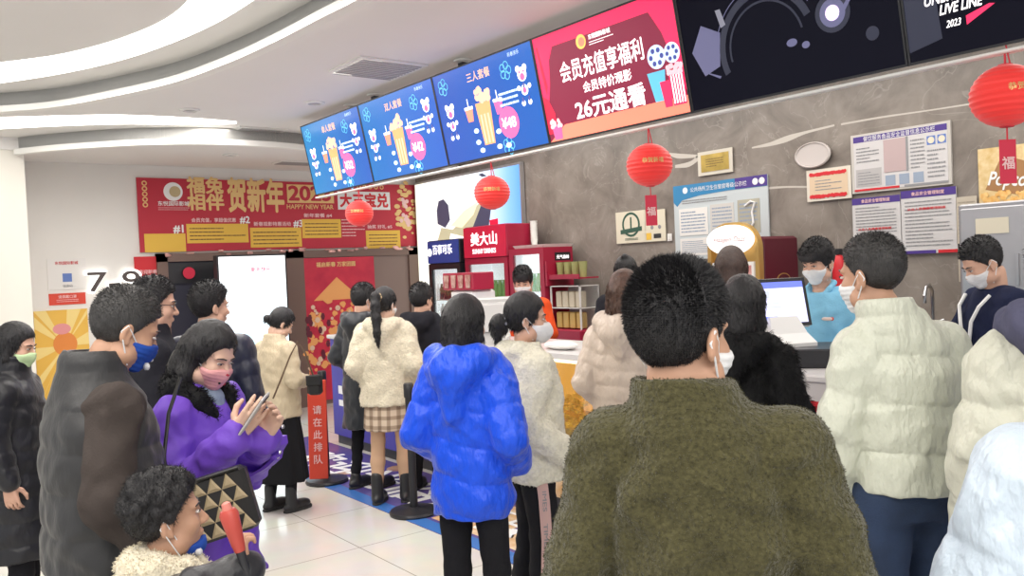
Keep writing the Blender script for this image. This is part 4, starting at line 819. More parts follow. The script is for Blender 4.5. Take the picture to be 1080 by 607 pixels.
# small things on the far counter
for lab, px, z, m_, prof in (('steel jug on the counter behind the ponytailed woman in the white fleece', 530, 0, m_fit, [(0.05, 0), (0.06, 0.02), (0.055, 0.12), (0.045, 0.16), (0.05, 0.18)]),
                             ('small dark bottle on the counter beside the jug', 547, 0, m_black, [(0.03, 0), (0.032, 0.01), (0.032, 0.1), (0.014, 0.14), (0.014, 0.17)])):
    c = on(0, 4.0, px, 360); kn = 'bottle' if 'bottle' in lab else 'jug'; t = thing(kn, lab, kn, (4.0, c[1], ZC))
    MB().lathe(prof, n=20).build('body', m_, t, smooth=True)
    if kn == 'jug': MB().tube([(0.0, -0.05, 0.15), (0.0, -0.1, 0.13), (0.0, -0.1, 0.07), (0.0, -0.055, 0.05)], 0.008).build('handle', m_, t)
    else: MB().lathe([(0.017, 0.165), (0.017, 0.19)], n=14).build('cap', m_fit, t)
c = on(0, 3.95, 593, 366); t = thing('napkin_pile', 'crumpled white bag lying on the counter over the popcorn case', 'bag', (3.95, c[1], ZC))
MB().ball((0, 0, 0.03), (0.08, 0.15, 0.032), 14).ball((0.02, 0.12, 0.025), (0.06, 0.08, 0.025), 10).build('bag', m_paper, t, smooth=True)

# ================================================================== behind the counter, right: sink and steel door
t = thing('back_counter', 'low back counter with a sink behind the puffer jackets', 'counter', (5.75, 2.0, 0)); MB().box((0, -1.6, 0.1), (0.62, 1.35, 1.06)).build('body', mat('brown_cabinet', (0.22, 0.15, 0.1), 0.5), t); MB().box((-0.02, -1.62, 1.06), (0.63, 1.37, 1.10), 0.006).build('stone_top', mat('brown_stone_top', (0.30, 0.23, 0.17), 0.35, var=0.3, vscale=20), t); MB().box((0.04, -1.6, 0), (0.6, 1.35, 0.1)).build('plinth', m_kick, t)
c = on(0, 6.1, 980, 320); t = thing('tap', 'curved steel tap over the back sink', 'tap', (6.15, c[1], ZC)); MB().tube([(0, 0, 0), (0, 0, 0.24), (-0.02, -0.01, 0.30), (-0.08, -0.02, 0.34), (-0.15, -0.03, 0.33), (-0.19, -0.04, 0.27), (-0.19, -0.04, 0.22)], 0.012, 10).build('spout', m_steel, t, smooth=True); MB().lathe([(0.03, 0), (0.03, 0.03), (0.015, 0.05)], n=16).build('base', m_steel, t); MB().tube([(0, 0, 0.06), (0.02, -0.07, 0.09)], 0.008).build('lever', m_steel, t)
c = on(0, 6.0, 1000, 340); t = thing('dark_pan', 'dark utensils lying on the brown back counter', 'pan', (5.9, c[1], ZC)); MB().lathe([(0.0, 0.0), (0.14, 0.0), (0.17, 0.05), (0.16, 0.05), (0.13, 0.012), (0, 0.012)], n=24, cap=False).build('bowl', m_black, t, smooth=True); MB().tube([(0, -0.16, 0.045), (0.02, -0.3, 0.06)], 0.012).build('handle', m_black, t)
y1 = on(0, 6.1, 1036, 300)[1]; t = thing('steel_cabinet', 'tall grey steel cabinet beside the tan papers', 'cabinet', (5.78, y1-0.42, 0), -math.pi/2)
m_gs = mat('grey_steel_cabinet', (0.38, 0.38, 0.40), 0.35, metal=0.5); MB().box((-0.42, 0, 1.101), (0.42, 0.6, 1.98), 0.01).build('carcass', m_gs, t)
for i in range(2): d_ = MB().box((-0.4+i*0.405, -0.02, 1.13), (-0.005+i*0.405, 0.0, 1.95), 0.006).build('door', mat('pale_steel_door', (0.45, 0.45, 0.47), 0.3, metal=0.4), t); MB().box((-0.06+i*0.1, -0.035, 1.45), (-0.045+i*0.1, -0.02, 1.65)).build('handle', m_steel, d_)
t.location.z = 0.0
q = Panel('label_print', None, None, (-0.30, -0.022, 1.78), (1, 0, 0), (0, 0, 1), parent=t); q.rect('note', m_cream, 0, 0, 0.2, 0.1, 0, 0.002)
c = on(0, 6.3, 885, 275); t = thing('fire_extinguisher', 'small red extinguisher hanging on the marble behind the puffer jacket', 'extinguisher', (6.3, c[1], c[2]-0.30)); MB().lathe([(0.05, 0), (0.055, 0.02), (0.055, 0.26), (0.04, 0.32), (0.02, 0.35)], n=20).build('bottle', m_redbr, t, smooth=True); MB().box((-0.03, -0.02, 0.35), (0.03, 0.02, 0.40), 0.005).build('valve', m_black, t); MB().box((-0.03, -0.03, 0.1), (0.1, 0.03, 0.14)).build('bracket', m_steel, t)

# ================================================================== queue posts and floor print
fl = thing('floor_sticker', 'blue violet printed floor sheet along the front of the counter', 'floor sheet', (2.9, 4.2, 0.0))
MB().box((0, -4.2, 0.0005), (0.83, 4.3, 0.004)).build('sheet', mat('blue_floor_print', (0.075, 0.07, 0.30), 0.25, col2=(0.16, 0.10, 0.26), vscale=2.5), fl); MB().box((0, -4.2, 0.004), (0.12, 4.3, 0.005)).build('pale_border', mat('azure_floor_border', (0.05, 0.17, 0.50), 0.25), fl)
me = textmesh('欢迎光临欢乐电影城', 5.2, 0.46, 0.03); o_ = link('lettering', me, m_txt_white, fl, (0.45, 0.9, 0.0052)); o_.rotation_euler = (0, 0, -math.pi/2)
b = MB(); r = random.Random(21)
for i in range(14):
    x, y, rr = r.uniform(0.2, 0.75), r.uniform(-1.5, 3.6), r.uniform(0.06, 0.12); b.prism([(x+rr*math.cos(t_*math.pi/6), y+rr*math.sin(t_*math.pi/6)) for t_ in range(12)], 0.0045, 0.0050+i*1e-5)
b.build('food_print', mat('rust_floor_print', (0.35, 0.12, 0.10), 0.3, col2=(0.55, 0.35, 0.2), vscale=8), fl)
b = MB()
for y in (-0.2, -1.1, 0.5): b.box((0.15, y-0.3, 0.0053), (0.72, y+0.3, 0.0058))
b.build('photo_print', mat('food_photo_print', (0.55, 0.28, 0.08), 0.5, col2=(0.75, 0.62, 0.45), vscale=9), fl)
def stanchion(lab, px, py, h=0.92):
    c = on(2, 0, px, py); t = thing('queue_post', lab, 'queue post', (c[0], c[1], 0))
    MB().lathe([(0.17, 0), (0.175, 0.015), (0.165, 0.03), (0.05, 0.045), (0.04, 0.05)], n=36).build('base', m_black, t, smooth=True)
    MB().lathe([(0.028, 0.045), (0.028, h-0.1)], n=20).build('pole', m_dkmetal, t, smooth=True); MB().lathe([(0.034, h-0.1), (0.036, h-0.09), (0.036, h-0.01), (0.028, h)], n=20).build('head', m_black, t, smooth=True)
    return t
stanchion('black queue post standing behind the blue puffer jacket', 437, 541)
s2 = stanchion('black queue post carrying the red upright sign', 345, 508)
q = Panel('upright_sign', 'narrow red sign with white characters held by a queue post', 'sign', (s2.location.x-0.17, s2.location.y-0.04, 0.06), (math.cos(-0.55), math.sin(-0.55), 0), (0.05, 0, 1))
q.rect('board', m_orange, 0, 0, 0.15, 0.80, -0.02, 0, 0.004)
for i, ch in enumerate('请在此排队'): q.text(ch, m_pinktx, 0.075, 0.56-i*0.1, width=0.07, bold=0.02)
q.disc('emblem', m_pinktx, 0.075, 0.72, 0.022)
s3 = stanchion('black queue post beside the counter between the fleece jacket and the white puffer', 893, 520); cx = s3.location
t = thing('queue_sign', 'red sign board hung low beside the hand of the man in the white puffer', 'sign', (cx.x-0.10, cx.y-0.22, 0), -YAW-0.35); MB().box((-0.05, -0.015, 0.3), (0.11, 0.01, 0.72), 0.005).build('board', m_redbr, t); MB().box((0.0, -0.02, 0.6), (0.06, -0.015, 0.68)).build('white_mark', m_txt_white, t); MB().box((-0.012, 0.005, 0.0), (0.012, 0.02, 0.32)).build('foot', m_dkmetal, t)
b1 = np.array([cx.x-0.02, cx.y+0.05, 0.86]); b2 = P(862, 450, np.linalg.norm(b1[:2])*0.98)
t = thing('queue_belt', 'red queue belt stretched across the blue counter front', 'belt', tuple(b1)); dv = np.array([-0.35, 1.4, -0.02])
MB().loft([[tuple(dv*k_/8+np.array([0, 0, -0.10*math.sin(k_/8*math.pi)+s_])) for s_ in (-0.025, 0.025)]+[tuple(dv*k_/8+np.array([0.004, 0, -0.10*math.sin(k_/8*math.pi)+s_])) for s_ in (0.025, -0.025)] for k_ in range(9)]).build('belt', m_redbr, t)
# ================================================================== implicit-surface modeller for people and clothes
F32 = np.float32
def ell_f(c, r, R=None):
    c = np.array(c, F32); r = np.array(r, F32)
    def f(X, Y, Z):
        x, y, z = X-c[0], Y-c[1], Z-c[2]
        if R is not None:
            x, y, z = (R[0][0]*x+R[1][0]*y+R[2][0]*z, R[0][1]*x+R[1][1]*y+R[2][1]*z, R[0][2]*x+R[1][2]*y+R[2][2]*z)
        k0 = np.sqrt((x/r[0])**2+(y/r[1])**2+(z/r[2])**2); k1 = np.sqrt((x/r[0]**2)**2+(y/r[1]**2)**2+(z/r[2]**2)**2)
        return k0*(k0-1)/np.maximum(k1, 1e-6)
    return f
g_pow = 0.38
class Sdf:
    def __init__(s): s.ops = []; s.lo = np.full(3, 9.0); s.hi = np.full(3, -9.0)
    def op(s, mode, f, lo, hi, k):
        lo = np.array(lo, float); hi = np.array(hi, float)
        if mode == 'add': s.lo = np.minimum(s.lo, lo); s.hi = np.maximum(s.hi, hi)
        s.ops.append((mode, f, lo, hi, k)); return s
    def ell(s, c, r, R=None, k=0.02, mode='add'):
        c = np.array(c, float); r = np.array(r if hasattr(r, '__len__') else (r, r, r), float); e = r if R is None else np.full(3, r.max())
        return s.op(mode, ell_f(c, r, R), c-e, c+e, k)
    def cone(s, a, b, ra, rb, k=0.02, mode='add', quilt=None, off=0.0):
        a = np.array(a, float); b = np.array(b, float); ba = b-a; L2 = float(ba@ba)+1e-9; L = math.sqrt(L2)
        def f(X, Y, Z):
            x, y, z = X-a[0], Y-a[1], Z-a[2]
            t = np.clip((x*ba[0]+y*ba[1]+z*ba[2])/L2, 0, 1)
            d = np.sqrt((x-t*ba[0])**2+(y-t*ba[1])**2+(z-t*ba[2])**2)-(ra+(rb-ra)*t)
            if quilt: d = d-quilt[1]*(np.abs(np.sin(math.pi*(t*L+off)/quilt[0]))**g_pow-0.66)
            return d
        m = max(ra, rb)+(quilt[1] if quilt else 0)
        return s.op(mode, f, np.minimum(a, b)-m, np.maximum(a, b)+m, k)
    def chain(s, pts, rs, k=0.01):
        for i in range(len(pts)-1): s.cone(pts[i], pts[i+1], rs[i], rs[i+1], k)
        return s
    def prof(s, rows, k=0.02, quilt=None, wave=0.0, ex=2.3, folds=None):
        """upright lathe of elliptical sections: rows of (z, rx, ry, yc)"""
        rows = sorted(rows); z = np.array([r[0] for r in rows]); rx = np.array([r[1] for r in rows]); ry = np.array([r[2] for r in rows]); yc = np.array([r[3] for r in rows])
        def f(X, Y, Z):
            a = np.interp(Z, z, rx).astype(F32); b = np.interp(Z, z, ry).astype(F32); c = np.interp(Z, z, yc).astype(F32)
            if folds: 
                th = np.arctan2(Y-c, X); w = np.clip((z[-1]-Z)/(z[-1]-z[0]), 0, 1); g = 1+folds[1]*w*np.sin(folds[0]*th+2*np.sin(3*th)); a = a*g; b = b*g
            q = (np.abs(X/a)**ex+np.abs((Y-c)/b)**ex)**(1/ex)
            d = (q-1)*np.minimum(a, b)
            if quilt: d = d-quilt[1]*(np.abs(np.sin(math.pi*(Z+wave*np.sin(5*X+3*Y)+0.3*wave*np.sin(17*X))/quilt[0]))**g_pow-0.66)
            d = np.maximum(d, np.maximum(Z-z[-1], z[0]-Z)); return d
        m = 0.03
        return s.op('add', f, (-rx.max()-m, (yc-ry).min()-m, z[0]-0.01), (rx.max()+m, (yc+ry).max()+m, z[-1]+0.01), k)
    def half(s, fn, k=0.006): s.ops.append(('int', fn, None, None, k)); return s
    def mesh(s, h, disp=None):
        lo = s.lo-3*h; hi = s.hi+3*h; n = np.ceil((hi-lo)/h).astype(int)+1
        ax = [(lo[i]+h*np.arange(n[i])).astype(F32) for i in range(3)]
        fld = np.full(n, 0.5, F32)
        for mode, f, a, b, k in s.ops:
            if mode == 'int':
                g = f(ax[0][:, None, None], ax[1][None, :, None], ax[2][None, None, :]); x = np.clip(.5+.5*(g-fld)/k, 0, 1)
                fld = (fld+(g-fld)*x+k*x*(1-x)).astype(F32); continue
            m = k+3*h+0.012; i0 = np.clip(np.floor((a-m-lo)/h).astype(int), 0, n-1); i1 = np.clip(np.ceil((b+m-lo)/h).astype(int)+1, 1, n)
            if (i1 <= i0).any(): continue
            sl = tuple(slice(i0[i], i1[i]) for i in range(3))
            g = f(ax[0][sl[0]][:, None, None], ax[1][sl[1]][None, :, None], ax[2][sl[2]][None, None, :]); c = fld[sl]
            if mode == 'add': x = np.clip(.5+.5*(g-c)/k, 0, 1); fld[sl] = g+(c-g)*x-k*x*(1-x)
            else: g = -g; x = np.clip(.5+.5*(g-c)/k, 0, 1); fld[sl] = c+(g-c)*x+k*x*(1-x)
        if disp is not None: fld = fld+disp(ax[0][:, None, None], ax[1][None, :, None], ax[2][None, None, :]).astype(F32)
        return nets(fld, lo, h)
def nets(f, lo, h):
    s = f < 0; c = [s[i:s.shape[0]-1+i, j:s.shape[1]-1+j, k:s.shape[2]-1+k] for i in (0, 1) for j in (0, 1) for k in (0, 1)]
    cnt = sum(x.astype(np.int8) for x in c); act = (cnt > 0) & (cnt < 8); idx = np.argwhere(act)
    if len(idx) == 0: return np.zeros((0, 3)), np.zeros((0, 4), int)
    vid = np.full(act.shape, -1, np.int64); vid[act] = np.arange(len(idx))
    cor = [(i, j, k) for i in (0, 1) for j in (0, 1) for k in (0, 1)]; val = np.stack([f[idx[:, 0]+i, idx[:, 1]+j, idx[:, 2]+k] for i, j, k in cor], 1)
    acc = np.zeros((len(idx), 3)); num = np.zeros(len(idx))
    for a in range(8):
        for b in range(a+1, 8):
            d = np.array(cor[b])-np.array(cor[a])
            if np.abs(d).sum() != 1: continue
            va, vb = val[:, a], val[:, b]; x = (va < 0) != (vb < 0); t = np.where(x, va/np.where(x, va-vb, 1), 0)
            acc += np.where(x[:, None], np.array(cor[a])+t[:, None]*d, 0); num += x
    V = lo+h*(idx+acc/num[:, None]); Q = []
    for ax in range(3):
        o = [slice(1, -1)]*3; o[ax] = slice(0, -1); o2 = list(o); o2[ax] = slice(1, None)
        A = s[tuple(o)]; B = s[tuple(o2)]
        for flip, msk in ((0, A & ~B), (1, ~A & B)):
            e = np.argwhere(msk)
            if len(e) == 0: continue
            off = np.ones(3, int); off[ax] = 0; e = e+off; u, v = (ax+1) % 3, (ax+2) % 3
            du = np.eye(3, dtype=int)[u]; dv = np.eye(3, dtype=int)[v]
            q = [vid[tuple((e+p).T)] for p in (-du-dv, -dv, 0*du, -du)]
            Q.append(np.stack(q if not flip else q[::-1], 1))
    Q = np.concatenate(Q); return V, Q[(Q >= 0).all(1)]
def smooth_v(V, Q, it=1, lam=0.5):
    for _ in range(it):
        a = np.zeros_like(V); n = np.zeros(len(V))
        for i in range(4):
            j = Q[:, (i+1) % 4]; np.add.at(a, Q[:, i], V[j]); np.add.at(n, Q[:, i], 1)
        V = V+lam*(a/np.maximum(n, 1)[:, None]-V)
    return V
def normals(V, Q):
    n = np.cross(V[Q[:, 2]]-V[Q[:, 0]], V[Q[:, 3]]-V[Q[:, 1]]); N = np.zeros_like(V)
    for i in range(4): np.add.at(N, Q[:, i], n)
    return N/np.maximum(np.linalg.norm(N, axis=1), 1e-9)[:, None]
def qmesh(name, V, Q, m, parent, tris=None):
    me = bpy.data.meshes.new(name); nq = len(Q); nt = 0 if tris is None else len(tris)
    me.vertices.add(len(V)); me.vertices.foreach_set('co', np.asarray(V, F32).ravel()); me.loops.add(nq*4+nt*3)
    li = Q.astype(np.int32).ravel()
    if nt: li = np.concatenate([li, tris.astype(np.int32).ravel()])
    me.loops.foreach_set('vertex_index', li); me.polygons.add(nq+nt)
    st = np.arange(nq)*4
    if nt: st = np.concatenate([st, nq*4+np.arange(nt)*3])
    me.polygons.foreach_set('loop_start', st.astype(np.int32)); me.polygons.foreach_set('use_smooth', np.ones(nq+nt, bool)); me.update(calc_edges=True); me.validate()
    return link(name, me, m, parent)
def strands(V, N, n, ln, wd, flow, rng, curl=0.3, mix=0.5, lf=None):
    """thin tapered tufts rooted on a surface; returns vertices and triangles"""
    i = rng.integers(0, len(V), n); p = V[i]; nn = N[i]; fl = flow(p) if callable(flow) else np.broadcast_to(np.array(flow, float), p.shape)
    d = nn*mix+fl*(1-mix)+rng.normal(0, curl, p.shape); d /= np.linalg.norm(d, axis=1)[:, None]
    sd = np.cross(d, rng.normal(0, 1, p.shape)); sd /= np.maximum(np.linalg.norm(sd, axis=1), 1e-6)[:, None]
    L = ln*rng.uniform(0.5, 1.2, n)[:, None]; L = L*(lf(p) if lf else 1.0); mid = p+d*L*0.55+rng.normal(0, curl*0.12, p.shape)*L; tip = p+d*L+fl*L*0.25
    p = p-nn*wd; v = np.stack([p-sd*wd, p+sd*wd, mid-sd*wd*0.7, mid+sd*wd*0.7, tip], 1).reshape(-1, 3); b = np.arange(n)[:, None]*5
    return v, np.concatenate([b+np.array([[0, 1, 3]]), b+np.array([[0, 3, 2]]), b+np.array([[2, 3, 4]])])
def noise3(X, Y, Z, s, seed=0):
    a = s; o = seed*1.7
    return (np.sin(a*X+1.3*np.sin(a*0.7*Z+o)+o)*np.sin(a*1.1*Y+1.1*np.sin(a*0.8*X+2*o)+0.7*o)*np.sin(a*0.9*Z+1.2*np.sin(a*0.6*Y+o)+1.3*o))

# ------------------------------------------------------------------ materials of people
sk = dict(var=0.05, vscale=14, spec=0.35, bump=0.06, bscale=90)
skin_a = mat('skin_tan', (0.50, 0.285, 0.19), 0.5, **sk); skin_b = mat('skin_light', (0.62, 0.37, 0.27), 0.48, **sk); skin_c = mat('skin_pale', (0.70, 0.45, 0.34), 0.48, **sk)
hb = dict(rough=0.48, bump=0.5, bscale=55, bstretch=(6, 6, 0.7), var=0.3, vscale=30)
hair_k = mat('black_hair', (0.012, 0.011, 0.013), **hb); hair_b = mat('dark_brown_hair', (0.045, 0.022, 0.016), **hb); hair_br = mat('brown_hair', (0.085, 0.04, 0.025), **hb); hair_g = mat('grey_black_hair', (0.035, 0.033, 0.033), **hb)
m_eyew = mat('eye_white', (0.75, 0.72, 0.70), 0.3); m_iris = mat('dark_iris', (0.012, 0.008, 0.006), 0.15); m_loop = mat('white_elastic', (0.75, 0.75, 0.76), 0.7)
def nylon(n, c, r=0.38): return mat(n, c, r, bump=0.7 if max(c) > 0.2 else 0.22, bscale=10, bstretch=(2.2, 2.2, 0.9), bdist=0.034, sheen=0.1, spec=0.4)
def cloth(n, c, r=0.9, s=120): return mat(n, c, r, bump=0.25, bscale=s, var=0.08, vscale=9, spec=0.2)
def fleece(n, c, v=0.28): return mat(n, c, 0.98, var=v, vscale=55, bump=0.9, bscale=75, bdist=0.012, sheen=0.35, spec=0.1)
m_shoe = mat('black_leather', (0.02, 0.02, 0.022), 0.4); m_sole = mat('rubber_sole', (0.03, 0.03, 0.03), 0.8); m_soleW = mat('white_sole', (0.65, 0.64, 0.62), 0.7)
m_jeans = mat('navy_denim', (0.016, 0.032, 0.075), 0.85, var=0.35, vscale=7, bump=0.3, bscale=160); m_blackcl = cloth('black_trousers_cloth', (0.013, 0.013, 0.016)); m_maskw = cloth('white_mask_cloth', (0.78, 0.78, 0.79), 0.8, 60)

def eul(yaw, pitch, roll):
    """head turn: yaw to the person's right, pitch down, roll to the right shoulder"""
    return np.array((Matrix.Rotation(math.radians(-yaw), 3, 'Z') @ Matrix.Rotation(math.radians(-pitch), 3, 'X') @ Matrix.Rotation(math.radians(roll), 3, 'Y')))
def lerp(a, b, t): return np.array(a)*(1-t)+np.array(b)*t
ARMS = {'hang': ((.225, -.035, 1.13), (.245, .035, .88), (0.0, .12, -1), (-1, .1, 0)), 'pocket': ((.238, -.075, 1.12), (.175, .12, .98), None, None),
        'phone': ((.225, .04, 1.10), (.075, .27, 1.17), (-.25, .55, .75), (-.7, -.4, .3)), 'cross': ((.235, .02, 1.12), (.06, .20, 1.12), None, None),
        'desk': ((.24, .08, 1.14), (.17, .32, 1.08), (-.1, 1, -.15), (0, 0, -1)), 'reach': ((.28, .12, 1.22), (.34, .36, 1.20), (.2, 1, .1), (0, 0, -1)), 'fold': ((.23, .0, 1.10), (.10, .20, 1.0), (-.9, .3, 0), (0, -1, 0))}

def toloc(px, d, H, phi, q):
    """a seen point in a person's own coordinates (1.75 m figure)"""
    c = P(px, 303.5, d); ang = math.atan((px-540)/FPX); rz = -(YAW+ang)-math.radians(phi); v = P(*q)-np.array([c[0], c[1], 0]); cs, sn = math.cos(-rz), math.sin(-rz)
    return tuple(np.array([cs*v[0]-sn*v[1], sn*v[0]+cs*v[1], v[2]])/(H/1.75))
def person(label, px, d, H, phi, head=(0, 0, 0), arms=('hang', 'hang'), skin=skin_b, hair=None, mask=None, top=None, bottom=None, w=1.0, hs=1.0, group=None, loc=None, extras=None, shift=(0, 0), stance=0.1, seed=0, hh=None, headshift=(0, 0), lift=0.0):
    s = H/1.75
    if loc is None:
        c = P(px, 303.5, d); ang = math.atan((px-540)/FPX)
    else:
        c = np.array(loc); ang = 0.0
    rz = -(YAW+ang)-math.radians(phi)
    t = thing('person', label, 'person', (c[0], c[1], 0), rz, group)
    rng = np.random.default_rng(seed+11)
    hj = max(0.0065, min(0.0115, 0.0021*d)); hhd = max(0.0042, min(0.0085, 0.0013*d))
    Rh = eul(*head); J = np.array([headshift[0], -0.012+headshift[1], 1.482])*s; hsc = s*hs
    def HP(p): return J+Rh@(np.array(p, float)*hsc)
    def HE(S, c_, r, k=0.02, mode='add', R=None): S.ell(HP(c_), np.array(r)*hsc, Rh if R is None else Rh@R, k*hsc, mode)
    def HC(S, a, b, ra, rb, k=0.015, mode='add'): S.cone(HP(a), HP(b), ra*hsc, rb*hsc, k*hsc, mode)
    def HL(X, Y, Z):
        x, y, z = X-J[0], Y-J[1], Z-J[2]
        return [(Rh[0][i]*x+Rh[1][i]*y+Rh[2][i]*z)/hsc for i in range(3)]
    # arms and legs
    A = []
    for i, side in ((1, 0), (-1, 1)):       # right arm first, then left
        a = arms[side]; a = ARMS[a] if isinstance(a, str) else a
        sh = np.array([.160*w*i, -.005, 1.368+lift])*s; e, wr = [np.array(v)*np.array([i*(w*0.5+0.5), 1, 1])*s if len(v) == 3 else np.array(v[:3])*s for v in a[:2]]
        A.append((i, sh, e, wr, a[2], a[3], a[4] if len(a) > 4 else 0.5))
    hips = [np.array([.085*i, -.01, .93])*s for i in (1, -1)]; knees = [np.array([(.085*.4+stance*.6)*i*1.0, .012*i+.01, .50])*s for i in (1, -1)]; ank = [np.array([stance*i, -.03+.03*i, .085])*s for i in (1, -1)]
    # ---- body: one continuous skin surface (coarse trunk, finer head and hands)
    B = Sdf()
    B.prof([(z*s, rx*w*s, ry*s, yc*s) for z, rx, ry, yc in ((.86, .13, .09, -.01), (.95, .145, .10, -.01), (1.1, .125, .085, 0), (1.28, .15, .095, 0), (1.36, .12, .075, -.005), (1.43, .06, .055, -.01))], 0.03*s)
    B.cone((-.12*w*s, -.005*s, 1.355*s), (.12*w*s, -.005*s, 1.355*s), .045*s, .045*s, .03*s)
    B.cone((0, -.02*s, 1.40*s), J+(0, 0, .05*s), .056*s, .052*s, .03*s)
    for i, sh, e, wr, hd, pn, cu in A: B.cone(sh, e, .043*s, .036*s, .03*s); B.cone(e, lerp(e, wr, 1.0), .037*s, .024*s, .015*s)
    for q in range(2): B.cone(hips[q], knees[q], .062*s, .040*s, .03*s); B.cone(knees[q], lerp(knees[q], ank[q], .4), .040*s, .040*s, .02*s); B.cone(lerp(knees[q], ank[q], .4), ank[q], .040*s, .032*s, .02*s); B.cone(ank[q], ank[q]+np.array([0, .14, -.045])*s, .034*s, .028*s, .02*s)
    meshes = [B.mesh(0.016 if d > 1.6 else 0.012)]
    Hd = Sdf()
    Hd.cone((0, -.02*s, 1.36*s), HP((0, -.005, .04)), .058*s, .054*hsc, .02*s)
    HE(Hd, (0, -.005, .155), (.074, .094, .092)); HE(Hd, (0, .033, .085), (.058, .060, .078), .025); HE(Hd, (0, .066, .030), (.027, .024, .022), .02)
    HC(Hd, (-.05, .02, .05), (.05, .02, .05), .03, .03, .03)
    HC(Hd, (0, .088, .128), (0, .108, .093), .009, .0135, .012); HE(Hd, (.013, .100, .088), (.008, .009, .007), .006); HE(Hd, (-.013, .100, .088), (.008, .009, .007), .006)
    HE(Hd, (0, .078, .146), (.052, .018, .012), .015); HE(Hd, (.038, .062, .095), (.024, .026, .024), .02); HE(Hd, (-.038, .062, .095), (.024, .026, .024), .02)
    HE(Hd, (0, .092, .062), (.024, .010, .006), .006); HE(Hd, (0, .091, .053), (.021, .010, .006), .006)
    for i in (1, -1):
        HE(Hd, (.031*i, .101, .128), (.019, .014, .0095), .008, 'sub')
        Re = np.array(Matrix.Rotation(math.radians(18*i), 3, 'Z') @ Matrix.Rotation(math.radians(-10), 3, 'X'))
        HE(Hd, (.080*i, -.006, .112), (.010, .019, .032), .006, R=Re); HE(Hd, (.089*i, .002, .116), (.007, .010, .019), .004, 'sub', R=Re); HE(Hd, (.079*i, .004, .086), (.007, .009, .011), .006)
    meshes.append(Hd.mesh(hhd))
    for i, sh, e, wr, hd, pn, cu in A:
        if hd is None: continue
        f = np.array(hd, float)*np.array([i, 1, 1]); f /= np.linalg.norm(f); n = np.array(pn, float)*np.array([i, 1, 1]); n = n-f*(n@f); n /= np.linalg.norm(n); x = np.cross(f, n)*i   # x: towards the thumb
        x = x/np.linalg.norm(x)*(1 if True else 1)
        S = Sdf(); o = wr; q = s*1.0
        def L(a, b, c): return o+(x*a+f*b+n*c)*q
        S.cone(lerp(e, wr, .45), wr, .034*s, .025*s, .01); S.cone(wr, L(0, .02, 0), .025*q, .026*q, .012)
        for a in (-.028, -.010, .010, .028): S.cone(L(a*.7, .015, 0), L(a, .088, 0.002), .0155*q, .0125*q, .008*q)
        for a, ln, sp in ((.031, .072, .06), (.0105, .080, .01), (-.0105, .075, -.03), (-.030, .060, -.09)):
            p = np.array([a, .092, .0]); ang = cu*0.55
            for j, (fr, r0, r1) in enumerate(((.45, .0098, .0090), (.31, .0090, .0082), (.24, .0082, .0068))):
                v = np.array([sp, math.cos(ang), math.sin(ang)])*ln*fr; S.cone(L(*p), L(*(p+v)), r0*q, r1*q, .003*q); p = p+v; ang += cu*0.9
        p = np.array([.022, .028, .006]); 
        for v, r0, r1 in (((.028, .022, .016), .0155, .0125), ((.012, .030, .012), .0120, .0105), ((-.002, .026, .010), .0105, .008)): S.cone(L(*p), L(*(p+np.array(v))), r0*q, r1*q, .005*q); p = p+np.array(v)
        meshes.append(S.mesh(max(.0036, min(.006, .0015*d))))
    off = 0; VV = []; QQ = []
    for V, Q in meshes: VV.append(V); QQ.append(Q+off); off += len(V)
    qmesh('body', np.concatenate(VV), np.concatenate(QQ), skin, t)
    # eyes and brows
    if abs(((phi+head[0]+180) % 360)-180) > 40:
        for i in (1, -1):
            o = MB().ball((0, 0, 0), (.0125*hsc, .008*hsc, .0046*hsc), 12).build('eye', m_eyew, t, smooth=True); o.matrix_local = Matrix.Translation(HP((.031*i, .0875, .1265))) @ Matrix(Rh.tolist()).to_4x4()
            MB().ball((0, .0045*hsc, 0), (.0062*hsc, .0045*hsc, .0044*hsc), 10).build('iris', m_iris, o, smooth=True)
            MB().tube([HP((.012*i, .098, .146)), HP((.03*i, .097, .1515)), HP((.05*i, .082, .147))], [.0028*hsc, .0035*hsc, .0018*hsc], 6).build('eyebrow', hair_k, t, smooth=True)
            MB().tube([HP((.017*i, .0965, .1285)), HP((.031*i, .0985, .1325)), HP((.045*i, .090, .128))], [.0015*hsc, .002*hsc, .0015*hsc], 6).build('eyelid', hair_b, t, smooth=True)
    # ---- hair
    if hair:
        kind, hm = hair[0], hair[1]; o_ = dict(hair[2]) if len(hair) > 2 else {}
        S = Sdf(); th = o_.get('th', .013); topv = o_.get('top', .010)
        HE(S, (0, -.014, .158), (.076+th*.9, .094+th*.8, .092+th)); HE(S, (0, -.004, .185), (.066+th*.5, .083+th*.5, .062+topv+th*.6), .03)
        if kind in ('short', 'curly'):
            if o_.get('fringe'): HC(S, (-.04, .075, .20), (.04, .075, .195), .028, .028, .03); HE(S, (0, .085, .175), (.06, .022, .025), .02)
            yy = o_.get('line', ((-.12, .045), (-.06, .035), (-.02, .075), (.018, .115), (.03, .135), (.055, .17), (.075, .188), (.12, .196)))
            if o_.get('fringe'): yy = ((-.12, .03), (-.06, .025), (-.02, .06), (.018, .095), (.035, .11), (.055, .145), (.075, .150), (.13, .152))
        else:
            yy = o_.get('line', ((-.12, -.02), (-.04, .0), (-.015, .05), (.02, .085), (.045, .12), (.06, .165), (.08, .19), (.12, .196)))
        ya = np.array([v[0] for v in yy]); za = np.array([v[1] for v in yy])
        def cut(X, Y, Z):
            x, y, z = HL(X, Y, Z); return ((np.interp(y, ya, za).astype(F32)-z)*hsc*.8).astype(F32)
